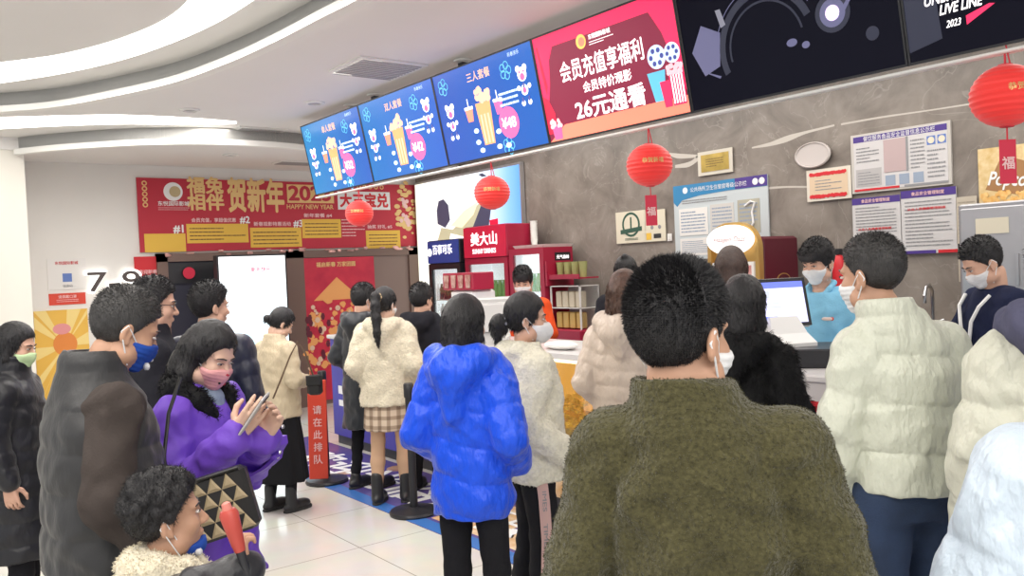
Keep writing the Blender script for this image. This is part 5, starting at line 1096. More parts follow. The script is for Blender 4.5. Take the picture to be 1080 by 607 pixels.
        if kind == 'curly':
            for i in range(o_.get('n', 170)):
                v = rng.normal(0, 1, 3); v /= np.linalg.norm(v)
                p = np.array([0, -.008, .168])+v*np.array([.082, .098, .092])
                if p[2] < np.interp(p[1], ya, za)+.02: continue
                HE(S, p, (rng.uniform(.013, .022),)*3, .006)
        S.half(cut, .012*hsc)
        if kind == 'ear': pass
        if kind == 'long':        # hair hanging down the back and beside the face
            L_ = o_.get('len', .30); sw = o_.get('sway', 0.0)
            HC(S, (0, -.06, .12), (0, -.075, .02), .085, .082, .03); S.cone(HP((0, -.07, .03)), HP((0, -.07, .03))+np.array([sw*s, -.035*s, -L_*s]), .082*hsc, .05*hsc, .03*hsc)
            for i in (1, -1): HC(S, (.07*i, -.015, .16), (.078*i, -.01, .03), .022, .026, .03); S.cone(HP((.075*i, -.015, .04)), HP((.07*i, -.02, .04))+np.array([0, -.02*s, -L_*.8*s]), .028*hsc, .022*hsc, .03*hsc)
        if kind == 'bob':
            HC(S, (0, -.05, .13), (0, -.06, .03), .082, .072, .03)
            for i in (1, -1): HC(S, (.066*i, -.01, .17), (.074*i, .0, .06), .024, .022, .03); HC(S, (.074*i, .0, .06), (.07*i, -.01, o_.get('low', .0)), .022, .018, .02)
        if kind == 'pony':
            z0 = o_.get('z', .17); a = np.array(HP((0, -.105, z0))); S.chain([a, a+np.array([0, -.055, .012])*s, a+np.array([.005, -.085, -.06])*s, a+np.array([.012, -.105, -.16])*s, a+np.array([.018, -.125, -.27])*s, a+np.array([.02, -.12, -.38])*s], [.03*s, .034*s, .036*s, .036*s, .028*s, .012*s], .02*s)
        if kind == 'lowpony':
            a = np.array(HP((0, -.10, .10))); S.ell(a+np.array([0, -.04, -.005])*s, np.array([.05, .05, .058])*s, None, .012*s); S.cone(a+np.array([0, -.05, -.03])*s, a+np.array([.0, -.05, -.11])*s, .03*s, .012*s, .02*s)
        if kind == 'bun':
            b_ = o_.get('at', (0, -.115, .10)); HE(S, b_, (o_.get('r', .035),)*3, .015)
        V, Q = S.mesh(hhd, lambda X, Y, Z: .0022*s*noise3(X, Y, Z*.35, 150/s, seed))
        N = normals(V, Q); n = o_.get('n_str', int(min(9000, 6500*2.2/d)))
        ln = o_.get('ln', .011 if kind in ('short',) else .018)*s
        def flow(p):
            q = ((p-J)@Rh)/hsc
            if kind == 'short': v = np.stack([q[:, 0]*2, .35+q[:, 1]*0-np.where(q[:, 1] < -.03, .9, 0), np.interp(q[:, 2], [.10, .25], [-.9, .45])], 1)@Rh.T
            elif kind == 'curly': v = rng.normal(0, 1, p.shape)
            else: v = np.stack([q[:, 0]*1.2, q[:, 1]*1.2, np.full(len(q), -1.0)], 1)
            return v/np.maximum(np.linalg.norm(v, axis=1), 1e-6)[:, None]
        ql = ((V-J)@Rh)/hsc; keep = (ql[:, 1] < .062) | (ql[:, 2] > .20) if kind != 'curly' else np.ones(len(V), bool)
        Lf = (lambda p: np.clip((((p-J)@Rh)[:, 2]/hsc-.09)/.12, .3, 1.0)[:, None]) if kind == 'short' else None
        sv, st = strands(V[keep], N[keep], n, ln, max(.0009, .00042*d)*s, flow, rng, o_.get('curl', {'short': .2, 'curly': .5}.get(kind, .10)), o_.get('mix', {'short': .30, 'curly': .5}.get(kind, .12)), Lf)
        ho = qmesh('hair', np.concatenate([V, sv]), Q, hm, t, st+len(V))
        if o_.get('tie'):
            a = HP((0, -.112, o_.get('z', .17))) if kind == 'pony' else HP((0, -.105, .10)); tb = MB()
            for i in range(9): an = i*2*math.pi/9; tb.ball((a[0]+.032*math.cos(an)*s, a[1]-.012*s, a[2]+.032*math.sin(an)*s), (.016*s, .014*s, .016*s), 8)
            tb.build('hair_tie', o_['tie'], ho, smooth=True)
        if o_.get('clip'): p = HP(o_['clip']); MB().ball(tuple(p), (.008, .008, .02), 8).build('hair_clip', m_loop, ho, smooth=True)
    # ---- face mask
    if mask:
        mm = mask[0]; kd = mask[1] if len(mask) > 1 else 'flat'; S = Sdf()
        HE(S, (0, .033, .083), (.0635, .0655, .082)); HE(S, (0, .068, .032), (.033, .028, .028), .02); HE(S, (0, .094, .085), (.022, .026, .034), .035); HE(S, (.038, .062, .09), (.029, .031, .03), .03); HE(S, (-.038, .062, .09), (.029, .031, .03), .03)
        if kd == 'kn95': HC(S, (0, .09, .11), (0, .118, .062), .012, .014, .03); HC(S, (0, .118, .062), (0, .085, .02), .014, .018, .03); HE(S, (0, .09, .062), (.05, .035, .04), .04)
        zt, zb, yb = (.112, .002, .018) if kd != 'chin' else (.045, -.025, .02)
        if kd == 'chin': HE(S, (0, .06, .02), (.045, .045, .03), .02)
        def reg(X, Y, Z):
            x, y, z = HL(X, Y, Z); return (np.maximum(np.maximum(z-zt+np.abs(x)*.25, zb-z), yb+.25*np.abs(z-.06)-y)*hsc).astype(F32)
        S.half(reg, .004*hsc)
        pl = (lambda X, Y, Z: (lambda q: .0010*s*np.sin(q[2]*420))(HL(X, Y, Z))) if kd == 'flat' else None
        V, Q = S.mesh(hhd*.9, pl); mo = qmesh('face_mask', V, Q, mm, t)
        b = MB()
        for i in (1, -1):
            for z0, z1 in ((.095, .135), (.02, .088)) if kd != 'chin' else ((.03, .135), (-.01, .088)): b.tube([HP((.062*i, .035, z0)), HP((.078*i, .012, (z0+z1)/2)), HP((.087*i, -.010, z1))], .0022*s, 5)
            b.tube([HP((.087*i, -.010, .135)), HP((.088*i, -.024, .112)), HP((.087*i, -.010, .088))], .0022*s, 5)
        b.build('ear_loop', m_loop, mo)
        for fn in mask[2:]: fn(mo, HP, hsc)
    # ---- trousers / skirt / shoes
    bt = bottom or dict(kind='trousers', m=m_blackcl); kd = bt['kind']
    if kd in ('trousers', 'skirt_tights', 'wide'):
        S = Sdf(); g = bt.get('g', 1.0); lw = bt.get('hem', .06)
        S.prof([(z*s, rx*w*s*g, ry*s*g, yc*s) for z, rx, ry, yc in ((.84, .15, .11, -.01), (.92, .165, .118, -.012), (1.02, .15, .105, -.005))], .03*s)
        for q in range(2): S.cone(hips[q]-np.array([0, 0, .02*s]), knees[q], .096*s*g, .070*s*g*(1 if kd != 'wide' else 1.15), .03*s); S.cone(knees[q], ank[q]+np.array([0, 0, -.03*s if kd != 'wide' else -.05*s]), .070*s*g*(1 if kd != 'wide' else 1.15), lw*s*g, .02*s)
        V, Q = S.mesh(.011, lambda X, Y, Z: .006*s*noise3(X, Y, Z, 30/s, seed+3)+.004*s*np.sin(Z*70/s+5*X)*np.clip(1-np.abs(Z/s-.3)*4, 0, 1)); qmesh('trousers', V, Q, bt['m'], t)
    if kd == 'skirt':
        z0 = bt.get('z0', .45); S = Sdf(); wd = bt.get('wd', .26); S.prof([(z*s, rx*s, ry*s, 0) for z, rx, ry in ((z0, wd, wd*.85), ((z0+1.0)/2, (wd+.16)/2+.01, (wd*.85+.12)/2+.01), (.95, .172, .13), (1.02, .15, .11))], .02, folds=bt.get('folds', (7, .07)), ex=2.0)
        V, Q = S.mesh(.010); qmesh('skirt', V, Q, bt['m'], t)
    if kd in ('skirt', 'skirt_tights') and bt.get('tights'):
        S = Sdf()
        for q in range(2): S.cone(hips[q], knees[q], .084*s, .056*s, .01); S.cone(knees[q], lerp(knees[q], ank[q], .4), .056*s, .057*s, .02*s); S.cone(lerp(knees[q], ank[q], .4), ank[q], .057*s, .04*s, .02*s)
        V, Q = S.mesh(.009); qmesh('tights', V, Q, bt['tights'], t)
    for q in range(2):
        S = Sdf(); a = ank[q]; a0 = np.array([a[0], a[1], 0]); bh = bt.get('boot', .10)
        S.ell(a0+np.array([0, .055, .045])*s, np.array([.047, .135, .050])*s); S.cone(a0+np.array([0, 0, .05])*s, a0+np.array([0, 0, bh])*s, .050*s, .046*s, .02*s); S.ell(a0+np.array([0, .13, .04])*s, np.array([.045, .06, .035])*s, None, .02)
        S.half(lambda X, Y, Z: (.014*s-Z+0*X+0*Y).astype(F32), .003); V, Q = S.mesh(.008); so = qmesh('shoe', V, Q, bt.get('shoe', m_shoe), t)
        S = Sdf(); S.ell(a0+np.array([0, .06, .012])*s, np.array([.052, .145, .03])*s); S.ell(a0+np.array([0, .13, .012])*s, np.array([.05, .075, .03])*s, None, .02); S.half(lambda X, Y, Z: (np.maximum(0.0-Z, Z-.024*s)+0*X+0*Y).astype(F32), .002); V, Q = S.mesh(.008); qmesh('sole', V, Q, bt.get('sole', m_sole), so)
    # ---- upper garment
    for gm in (top if isinstance(top, (list, tuple)) else [top] if top else []): garment(t, dict(lift=lift, **gm), s, w, A if gm.get('sleeves', True) else [], J, HP, hj, rng, seed, d)
    if extras: extras(t, s, HP, A, J, hj, rng)
    return t

TORSO = [(.70, .205, .165, 0), (.80, .203, .162, 0), (.92, .198, .155, 0), (1.08, .190, .147, 0), (1.22, .192, .146, 0), (1.31, .186, .136, -.002), (1.375, .160, .118, -.006), (1.42, .122, .102, -.010), (1.455, .088, .084, -.012), (1.495, .072, .072, -.012)]
def garment(t, g, s, w, A, J, HP, hj, rng, seed, d):
    lift = g.get('lift', 0.0); kind = g.get('kind', 'plain'); hem = g.get('hem', .78)*s; gg = g.get('g', 1.0); puff = kind == 'puffer'; name = g.get('name', 'jacket')
    qz = (g.get('q', .085)*s, g.get('qa', .016)*s) if puff else None
    rows = [(z*s, rx*w*gg*s*(1+g.get('flare', 0)*max(0, 1.1-z)), ry*gg*s, yc*s) for z, rx, ry, yc in TORSO if z <= g.get('neck', 9)]
    rows = [(r[0]+(lift*s if r[0] > 1.3*s else 0), *r[1:]) for r in rows]
    rows = [r for r in rows if r[0] > hem]+[(hem, np.interp(hem, [r[0] for r in rows], [r[1] for r in rows])*g.get('hw', 1.0), np.interp(hem, [r[0] for r in rows], [r[2] for r in rows])*g.get('hw', 1.0), 0)]
    if hem < .70*s: rows = [r for r in rows if r[0] >= .70*s]+[(hem, .215*w*gg*s*(1+g.get('flare', 0)*.5), .17*gg*s, 0)]
    S = Sdf()
    if not g.get('hoodonly'): S.prof(rows, .03*s, qz, g.get('wave', .006))
    r0, r1, r2 = [v*s*g.get('sg', 1.0) for v in g.get('sl', (.082, .070, .058))]
    for i, sh, e, wr, hd, pn, cu in A:
        q = (g.get('qs', .085)*s, g.get('qa', .016)*.8*s) if puff else None
        S.cone(np.array([.045*i*s, -.012*s, (1.415+lift*.7)*s]), sh, r0*.62, r0*.98, .03*s)
        S.cone(sh, e, r0, r1, g.get('sk', .022)*s, quilt=q); end = wr if hd is not None else wr+(wr-e)/np.linalg.norm(wr-e)*.04*s
        S.cone(e, lerp(e, end, .97), r1, r2, .015*s, quilt=q, off=np.linalg.norm(e-sh))
        if g.get('cuff'): S.cone(lerp(e, end, .86), lerp(e, end, .97), r2*1.0, r2*.92, .004*s)
    S.ops.append(('int', lambda X, Y, Z: (hem-Z+0*X+0*Y).astype(F32), None, None, .008*s)) if False else None
    col = g.get('collar')
    if col:                                    # stand-up collar, open at the top
        a = np.array([J[0], -.02*s, 1.42*s]); hgt = col*s; up = np.array([0, .08, 1.0]); up = up/np.linalg.norm(up); b = a+up*(hgt+.03*s)
        rc = g.get('rc', .082)*s; S.cone(a, b, rc*1.12, rc, .03*s, quilt=(.055*s, .008*s) if puff else None)
        S.cone(a+up*.045*s, b+up*.08*s, rc-.022*s, rc-.019*s, .006*s, 'sub'); S.cone(b+up*(rc*.35), b+up*(rc*2.2), rc*1.5, rc*1.5, .010*s, 'sub') if False else None
        nrm = up; top = b+up*.012*s
        S.half(lambda X, Y, Z: (np.minimum(((X-top[0])*nrm[0]+(Y-top[1])*nrm[1]+(Z-top[2])*nrm[2]), .3)+0*X).astype(F32), .012*s)
    hood = g.get('hood')
    if hood and kind != 'hoodup':              # hood lying on the back
        hr = hood*s; z0 = g.get('hz', 1.43)*s
        pts = [np.array([x, y, z])*s+np.array([0, 0, z0-1.43*s]) for x, y, z in ((.085, .07, 1.40), (.115, .0, 1.44), (.10, -.08, 1.455), (.0, -.13, 1.45), (-.10, -.08, 1.455), (-.115, .0, 1.44), (-.085, .07, 1.40))]
        S.chain(pts, [hr*.6, hr*.9, hr, hr*1.05, hr, hr*.9, hr*.6], .02*s)
        S.cone(np.array([-.05*s, -.13*s, z0-.02*s]), np.array([.05*s, -.13*s, z0-.02*s]), hr*1.15, hr*1.15, .03*s); S.cone(np.array([0, -.14*s, z0-.03*s]), np.array([0, -.145*s, z0-g.get('hd', .14)*s]), hr*1.35, hr*.7, .03*s)
        S.cone(HP((0, .0, -.02)), HP((0, .02, .14)), .066*s, .075*s, .01*s, 'sub')
    sd = seed*1.3; fa = g.get('fold', .006)*s
    def disp(X, Y, Z):
        o = fa*noise3(X, Y, Z, 22/s, sd)+fa*.7*noise3(X, Y, Z, 47/s, sd+2)
        if g.get('creases'): o = o+g['creases']*s*np.abs(np.sin((Z*.9+.5*X*np.sign(X))*30/s+2.5*noise3(X, Y, Z, 9/s, sd)))
        if col: o = o*np.clip((1.43*s+lift*s-Z)/(.06*s)+.12, .12, 1)
        return o
    V, Q = S.mesh(hj, disp); V = smooth_v(V, Q, 1, .35)
    if g.get('fur'):
        n, ln, wd, fl = g['fur']; N = normals(V, Q); keep = V[:, 2] > .4*s; Vk, Nk = V[keep], N[keep]
        sv, st = strands(Vk, Nk, n, ln*s, wd*s, fl, rng, g.get('curl', .5), g.get('mix', .6)); jo = qmesh(name, np.concatenate([V, sv]), Q, g['m'], t, st+len(V))
    else: jo = qmesh(name, V, Q, g['m'], t)
    JACK[t.name] = jo; JV[t.name] = V
    return jo
JACK = {}; JV = {}
def front(t, x, z, back=False, r=.018):
    """point on the garment's front (or back) surface at local x, z"""
    V = JV[t.name]; k = np.hypot(V[:, 0]-x, V[:, 2]-z) < r; y = V[k, 1]
    return (x, float((y.min() if back else y.max()) if len(y) else 0), z)
# ================================================================== the people
py_white = nylon('pearl_white_nylon', (0.60, 0.62, 0.52)); py_pale = nylon('ice_blue_nylon', (0.55, 0.64, 0.74), 0.5); py_blue = nylon('royal_blue_nylon', (0.008, 0.085, 0.78)); py_beige = nylon('beige_nylon', (0.60, 0.50, 0.42)); py_tan = nylon('straw_beige_nylon', (0.58, 0.48, 0.33))
py_black = nylon('black_nylon', (0.014, 0.014, 0.018)); py_char = nylon('charcoal_nylon', (0.028, 0.028, 0.030), 0.5)
cl_purple = mat('violet_coat_cloth', (0.15, 0.055, 0.50), 0.62, bump=0.35, bscale=22, bdist=0.01, var=0.06, vscale=6)
cl_olive = mat('olive_sherpa', (0.066, 0.060, 0.027), 0.98, var=0.30, vscale=140, bump=0.8, bscale=110, bdist=0.008, sheen=0.25, spec=0.1); cl_cream = fleece('cream_fleece', (0.74, 0.67, 0.52), 0.10); cl_ivory = fleece('ivory_fleece', (0.80, 0.76, 0.62), 0.10)
cl_brown = cloth('brown_grey_sleeve_cloth', (0.055, 0.044, 0.040)); cl_dark = cloth('dark_jacket_cloth', (0.018, 0.018, 0.024)); cl_navy = cloth('navy_cloth', (0.012, 0.016, 0.045)); cl_orange = cloth('orange_uniform_cloth', (0.75, 0.085, 0.02)); cl_sky = cloth('sky_blue_polo_cloth', (0.22, 0.50, 0.70))
cl_fur = mat('black_fur', (0.006, 0.006, 0.007), 0.75, spec=0.25); cl_slate = cloth('slate_purple_hood_cloth', (0.085, 0.085, 0.14), 0.85, 60); cl_grey = cloth('grey_blue_shirt_cloth', (0.22, 0.27, 0.36))
def plaid():
    M = bpy.data.materials.new('beige_plaid'); M.use_nodes = True; N = M.node_tree.nodes; L = M.node_tree.links; b = N['Principled BSDF']; b.inputs['Roughness'].default_value = 0.9
    tc = N.new('ShaderNodeTexCoord'); prev = None
    for ax, sc in (('X', 4.6), ('Z', 4.6)):
        wv = N.new('ShaderNodeTexWave'); wv.bands_direction = ax; wv.inputs['Scale'].default_value = sc; L.new(tc.outputs['Object'], wv.inputs['Vector'])
        rp = N.new('ShaderNodeValToRGB'); rp.color_ramp.elements[0].position = 0.55; rp.color_ramp.elements[0].color = (1, 1, 1, 1); rp.color_ramp.elements[1].position = 0.8; rp.color_ramp.elements[1].color = (0.30, 0.22, 0.18, 1)
        L.new(wv.outputs['Fac'], rp.inputs['Fac']); mx = N.new('ShaderNodeMix'); mx.data_type = 'RGBA'; mx.blend_type = 'MULTIPLY'; mx.inputs['Factor'].default_value = 0.6
        if prev is None: mx.inputs['A'].default_value = (0.62, 0.50, 0.38, 1)
        else: L.new(prev, mx.inputs['A'])
        L.new(rp.outputs['Color'], mx.inputs['B']); prev = mx.outputs['Result']
    L.new(prev, b.inputs['Base Color']); return M
m_green_mask = cloth('pale_green_mask_cloth', (0.55, 0.72, 0.42), 0.8, 60); m_blue_mask = cloth('blue_print_mask_cloth', (0.02, 0.07, 0.36), 0.8, 60); m_pink_mask = cloth('pink_mask_cloth', (0.74, 0.36, 0.36), 0.8, 60)
def patch(color_name, col, pts, r, nm='print'):
    def fn(mo, HP, hsc):
        b = MB()
        for p in pts: b.ball(tuple(HP(p[:3])), tuple(np.array(p[3] if len(p) > 3 else r)*hsc), 10)
        b.build(nm, mat(color_name, col, 0.7), mo, smooth=True)
    return fn

def x_vest(t, s, HP, A, J, hj, rng):
    h = MB().tube([(0.205*s, -.10*s, 1.30*s), (0.215*s, -.02*s, 1.22*s), (0.205*s, .08*s, 1.30*s)], .012*s, 8)
# 1
person('woman at the left edge in a long black coat and pale green face mask', 10, 4.25, 1.54, 112, (5, 12, 0), ('hang', 'hang'), skin_b, ('bob', hair_k, dict(low=.03)), (m_green_mask, 'flat'),
       dict(kind='puffer', m=py_black, hem=.42, q=.13, qa=.012, collar=.10, rc=.092, name='coat'), w=.95, seed=1)
# 2
person('man with grey black hair in a charcoal vest over brown sleeves and a blue mask', 97, 2.6, 1.71, 72, (8, 24, 0), (((.235, -.07, 1.12), (.245, .10, .87), (0, .35, -1), (-1, .2, 0)), ((.235, -.0, 1.12), (.15, .2, .95), None, None)), skin_a,
       ('short', hair_g, dict(th=.009, top=.008, ln=.008)), (m_blue_mask, 'flat', patch('mask_white_print', (0.7, 0.7, 0.72), [(.03, .098, .035, (.022, .008, .014)), (-.03, .098, .035, (.022, .008, .014)), (.0, .112, .06, (.01, .006, .008))], .01)),
       [dict(kind='plain', m=cl_brown, hem=.80, sl=(.080, .072, .060), fold=.010, name='shirt', g=.95, cuff=1), dict(kind='puffer', m=py_char, hem=.87, q=.125, qa=.010, sleeves=False, g=1.12, collar=.080, rc=.090, name='vest', fold=.007)], w=1.0, headshift=(0, .05), seed=2)
# 3
def x_purple(t, s, HP, A, J, hj, rng):
    jo = JACK[t.name]
    zs = [1.28-.03*i for i in range(20)]; pts = [np.array(front(t, .03*s, z*s)) for z in zs]
    MB().loft([[tuple(p+np.array([dx, dy, 0])) for dx, dy in ((-.028, -.012), (.028, -.012), (.026, .007), (-.026, .007))] for p in pts]).build('storm_flap', cl_purple, jo)
    for x, z in ((.09, 1.33), (.12, 1.24), (.03, 1.20), (.03, 1.08), (-.09, 1.33), (.03, .96), (.03, .84), (-.12, 1.24)):
        p = front(t, x*s, z*s); MB().ball((p[0], p[1]+.006, p[2]), (.008, .005, .008), 8).build('snap_button', m_steel, jo)
    for i in (1, -1):
        q = [np.array(front(t, (x*i)*s, 1.225*s)) for x in (.06, .09, .12, .15)]
        MB().loft([[tuple(p+np.array([0, dy, dz])) for dy, dz in ((-.01, -.006), (.006, -.006), (.006, .006), (-.01, .006))] for p in q]).build('yoke_seam', cl_purple, jo)
    S = Sdf(); S.chain([np.array(p)*s for p in ((.05, .10, 1.36), (.085, .055, 1.42), (.09, -.03, 1.47), (.0, -.10, 1.48), (-.09, -.03, 1.47), (-.085, .055, 1.42), (-.05, .10, 1.36))], [v*s for v in (.03, .045, .055, .06, .055, .045, .03)], .02)
    V, Q = S.mesh(.008, lambda X, Y, Z: .004*noise3(X, Y, Z, 60, 3)); sv, st = strands(V, normals(V, Q), 2600, .02, .0016, (0, 0, -.3), rng, .5, .7); qmesh('fur_collar', np.concatenate([V, sv]), Q, cl_fur, t, st+len(V))
    S = Sdf(); S.cone(np.array([0, .0, 1.40])*s, np.array([0, .01, 1.475])*s, .075*s, .064*s, .02); S.cone(np.array([0, .05, 1.30])*s, np.array([0, .06, 1.42])*s, .07*s, .05*s, .02); V, Q = S.mesh(.009); qmesh('shirt_collar', V, Q, cl_grey, t)
pw = (204, 3.08, 1.57, 128)
def near(arm, v): return tuple(v)+(1,)
wr_ = toloc(*pw, (249, 459, 2.80)); wl_ = toloc(*pw, (279, 459, 2.84))
PURPLE = person('woman in a violet coat and pink mask looking down at a phone', *pw, (8, 24, -4), (((.235, .04, 1.08), wr_+(1,), (-.15, .75, .85), (-.85, -.25, .3), .45), ((.235, .04, 1.08), wl_+(1,), (-.15, .70, .85), (-.85, .1, .4), .6)), skin_c,
       ('long', hair_k, dict(len=.16)), (m_pink_mask, 'flat', patch('mask_red_print', (0.5, 0.02, 0.05), [(.03, .085, .09, (.013, .006, .008)), (.0, .116, .092, (.012, .006, .008)), (-.045, .066, .03, (.016, .016, .014))], .01), patch('mask_black_dots', (0.02, 0.02, 0.02), [(.02, .107, .052, (.005,)*3), (-.02, .107, .052, (.005,)*3), (.035, .085, .06, (.004,)*3)], .005, 'dots')),
       dict(kind='plain', m=cl_purple, hem=.68, g=1.08, sl=(.090, .082, .068), fold=.012, creases=.006, flare=.25, name='coat', cuff=1), w=1.0, headshift=(0, .02), extras=x_purple, seed=3)
# 4
def x_boy(t, s, HP, A, J, hj, rng):
    S = Sdf(); S.chain([np.array(p)*s for p in ((.06, .10, 1.40), (.10, .03, 1.45), (.085, -.07, 1.475), (.0, -.12, 1.475), (-.085, -.07, 1.475), (-.10, .03, 1.45), (-.06, .10, 1.40))], [v*s for v in (.04, .05, .055, .06, .055, .05, .04)], .02); S.cone(np.array([0, -.12, 1.46])*s, np.array([0, -.14, 1.36])*s, .075*s, .05*s, .02)
    V, Q = S.mesh(.007, lambda X, Y, Z: .003*noise3(X, Y, Z, 90, 3)); sv, st = strands(V, normals(V, Q), 4000, .010, .0013, (0, 0, -.2), rng, .6, .7); qmesh('fleece_collar', np.concatenate([V, sv]), Q, cl_cream, t, st+len(V))
bw_ = (168, 2.12, 1.195, 84)
bh_ = toloc(*bw_, (258, 603, 2.0)); be_ = toloc(*bw_, (212, 625, 1.95))
BOY = person('boy with curly black hair, cream fleece collar and a mask pulled under his chin', *bw_, (0, -4, 0), ((be_+(1,), bh_+(1,), (-.1, -.10, 1.0), (-.3, 1.0, .0), 1.25), ((.25, .0, 1.10), (.15, .3, 1.1), None, None)), skin_a,
       ('curly', hair_k, dict(n=230, ln=.016, mix=.55, th=.008, top=.004, line=((-.12, .05), (-.06, .045), (-.02, .085), (.018, .12), (.03, .145), (.055, .175), (.08, .185), (.12, .19)))), (m_blue_mask, 'chin', patch('mask_white_print', (0.7, 0.7, 0.72), [(.04, .075, .01, (.016, .012, .012)), (-.04, .075, .01, (.016, .012, .012))], .01)),
       dict(kind='plain', m=py_black, hem=.78, g=1.10, sl=(.095, .085, .075), fold=.008), w=1.05, hs=1.24, extras=x_boy, seed=4)
# 5
def x_glass(t, s, HP, A, J, hj, rng):
    b = MB()
    for i in (1, -1):
        b.tube([HP((.031*i+.023*math.cos(a*math.pi/8), .103-.010*abs(math.cos(a*math.pi/8)), .124+.018*math.sin(a*math.pi/8))) for a in range(17)], .0018, 6); b.tube([HP((.054*i, .095, .130)), HP((.074*i, .05, .130)), HP((.082*i, -.01, .128))], .0018, 6)
    b.tube([HP((-.009, .106, .128)), HP((.009, .106, .128))], .0018, 6); b.build('glasses', m_dkmetal, t)
person('man in thin glasses and dark coat standing behind the man in the vest', 160, 4.2, 1.735, 92, (0, 8, 0), ('hang', 'hang'), skin_b, ('short', hair_k, dict(th=.012, top=.014)), None, dict(kind='plain', m=cl_dark, hem=.7, collar=.06, name='coat'), extras=x_glass, seed=5)
# 6
person('man with short black hair in a dark navy jacket before the lit display', 219, 4.6, 1.70, 25, (38, 5, 0), ('hang', ((.25, .05, 1.12), (.1, .22, 1.1), None, None)), skin_b, ('short', hair_k, dict(th=.014, top=.012)), None, dict(kind='puffer', m=nylon('ink_navy_nylon', (0.010, 0.012, 0.032)), hem=.75, q=.11, qa=.012, collar=.05), w=1.05, seed=6)
# 7
person('woman in a straw beige short puffer and long black skirt, hair in a bun', 288, 6.2, 1.50, 52, (20, 30, 0), (((.24, -.02, 1.12), (.10, .22, 1.08), None, None), 'cross'), skin_c, ('bun', hair_k, dict(at=(0, -.125, .11), r=.034)), None,
       dict(kind='puffer', m=py_tan, hem=.80, q=.20, qa=.008, wave=.02, collar=.05, hw=.95, g=1.05, creases=.005), dict(kind='skirt', m=cloth('black_velvet_skirt', (0.010, 0.010, 0.012)), z0=.26, wd=.235, tights=m_blackcl, boot=.20), seed=7)
# 8
person('person in a long black padded coat standing before the cream hoodie', 380, 6.75, 1.63, 40, (15, 15, 0), ('pocket', 'pocket'), skin_b, ('short', hair_k, dict(th=.016, top=.014, line=((-.12, .02), (-.06, .02), (-.02, .06), (.018, .10), (.03, .13), (.055, .165), (.075, .18), (.12, .19)))), (m_maskw, 'flat'),
       dict(kind='puffer', m=nylon('blue_black_nylon', (0.022, 0.025, 0.032)), hem=.52, q=.16, qa=.010, hood=.05, name='coat'), dict(kind='trousers', m=m_blackcl, g=.8, hem=.05), w=.95, seed=8)
# 9
person('woman in a cream fleece hoodie and beige plaid skirt with a long ponytail', 404, 6.3, 1.60, 14, (22, 8, 0), ('pocket', 'pocket'), skin_c, ('pony', hair_k, dict(z=.17, tie=mat('cream_scrunchie', (0.72, 0.55, 0.32), 0.9))), (m_maskw, 'flat'),
       dict(kind='plain', m=cl_cream, hem=.80, g=1.12, hood=.052, hd=.20, sl=(.098, .09, .07), fold=.010, name='hoodie', fur=(5000, .010, .0022, (0, 0, -.4))), dict(kind='skirt', m=plaid(), z0=.60, wd=.215, folds=(9, .05), tights=mat('tan_tights', (0.60, 0.38, 0.24), 0.7), boot=.22), w=.97, stance=.11, seed=9)
# 10
person('person in a black hooded jacket between the cream hoodie and the blue puffer', 443, 6.65, 1.61, 22, (18, 8, 0), ('pocket', 'pocket'), skin_b, ('short', hair_k, dict(th=.016, top=.01)), None, dict(kind='plain', m=cl_dark, hem=.78, hood=.055, fold=.008), w=1.0, seed=10)
# 11
person('person in a royal blue hooded puffer jacket with a black bob', 489, 3.5, 1.61, 28, (8, 4, 0), ('pocket', 'pocket'), skin_b, ('bob', hair_k, dict(low=.03)), None,
       dict(kind='puffer', m=py_blue, hem=.755, q=.155, qa=.016, wave=.028, hood=.070, hd=.20, g=1.0, sl=(.088, .082, .068), qs=.14, hw=.92, fold=.007, creases=.005), dict(kind='trousers', m=m_blackcl, g=.86, hem=.080), w=.92, hs=.96, seed=11)
# 12
def x_stripe(t, s, HP, A, J, hj, rng):
    tr = [c for c in t.children if c.name.startswith('trousers')][0]; r = [((.135, -.012, .98), .0), ((.175, -.012, .90), 0), ((.170, .005, .70), 0), ((.166, .012, .50), 0), ((.165, -.0, .28), 0), ((.160, -.0, .09), 0)]
    b = MB().loft([[(x*s+.008, (y-.028)*s, z*s), (x*s+.014, (y-.028)*s, z*s), (x*s+.014, (y+.028)*s, z*s), (x*s+.008, (y+.028)*s, z*s)] for (x, y, z), _ in r]); st = b.build('side_stripe', mat('rose_stripe', (0.62, 0.40, 0.37), 0.7), tr)
    for z, w_ in ((.72, 1), (.52, 1), (.32, 1)):
        me = textmesh('TIMES', .14*s, .022*s, .02); o = link('lettering', me, m_txt_grey, st); o.matrix_local = Matrix(((0, 0, 1, .186*s), (0, 1, 0, .006*s), (-1, 0, 0, z*s), (0, 0, 0, 1)))
person('woman in an ivory fleece jacket, white respirator and black trousers with a rose stripe', 554, 4.0, 1.585, 76, (10, 4, 0), (((.245, -.10, 1.12), (.20, .12, .93), None, None), 'pocket'), skin_b, ('lowpony', hair_k, dict(tie=mat('grey_hair_tie', (0.3, 0.3, 0.36), 0.6))), (m_maskw, 'kn95'),
       dict(kind='plain', m=cl_ivory, hem=.785, g=1.12, hood=.045, hd=.16, sl=(.098, .092, .075), fold=.012, hw=.95, creases=.006, fur=(7000, .008, .0016, (0, 0, -.4))), dict(kind='trousers', m=m_blackcl, g=1.02, hem=.085), w=.97, extras=x_stripe, seed=12)
# 13
person('counter assistant in an orange uniform and white mask in front of the crimson cooler', 552, 7.55, 1.715, 192, (-6, 18, 0), ('reach', ((.24, .06, 1.13), (.15, .26, 1.10), (-.1, 1, -.15), (0, 0, -1))), skin_b, ('short', hair_k, dict(th=.016, top=.014, fringe=1)), (m_maskw, 'flat'), dict(kind='plain', m=cl_orange, hem=.8, neck=1.43, fold=.008, cuff=1), seed=13)
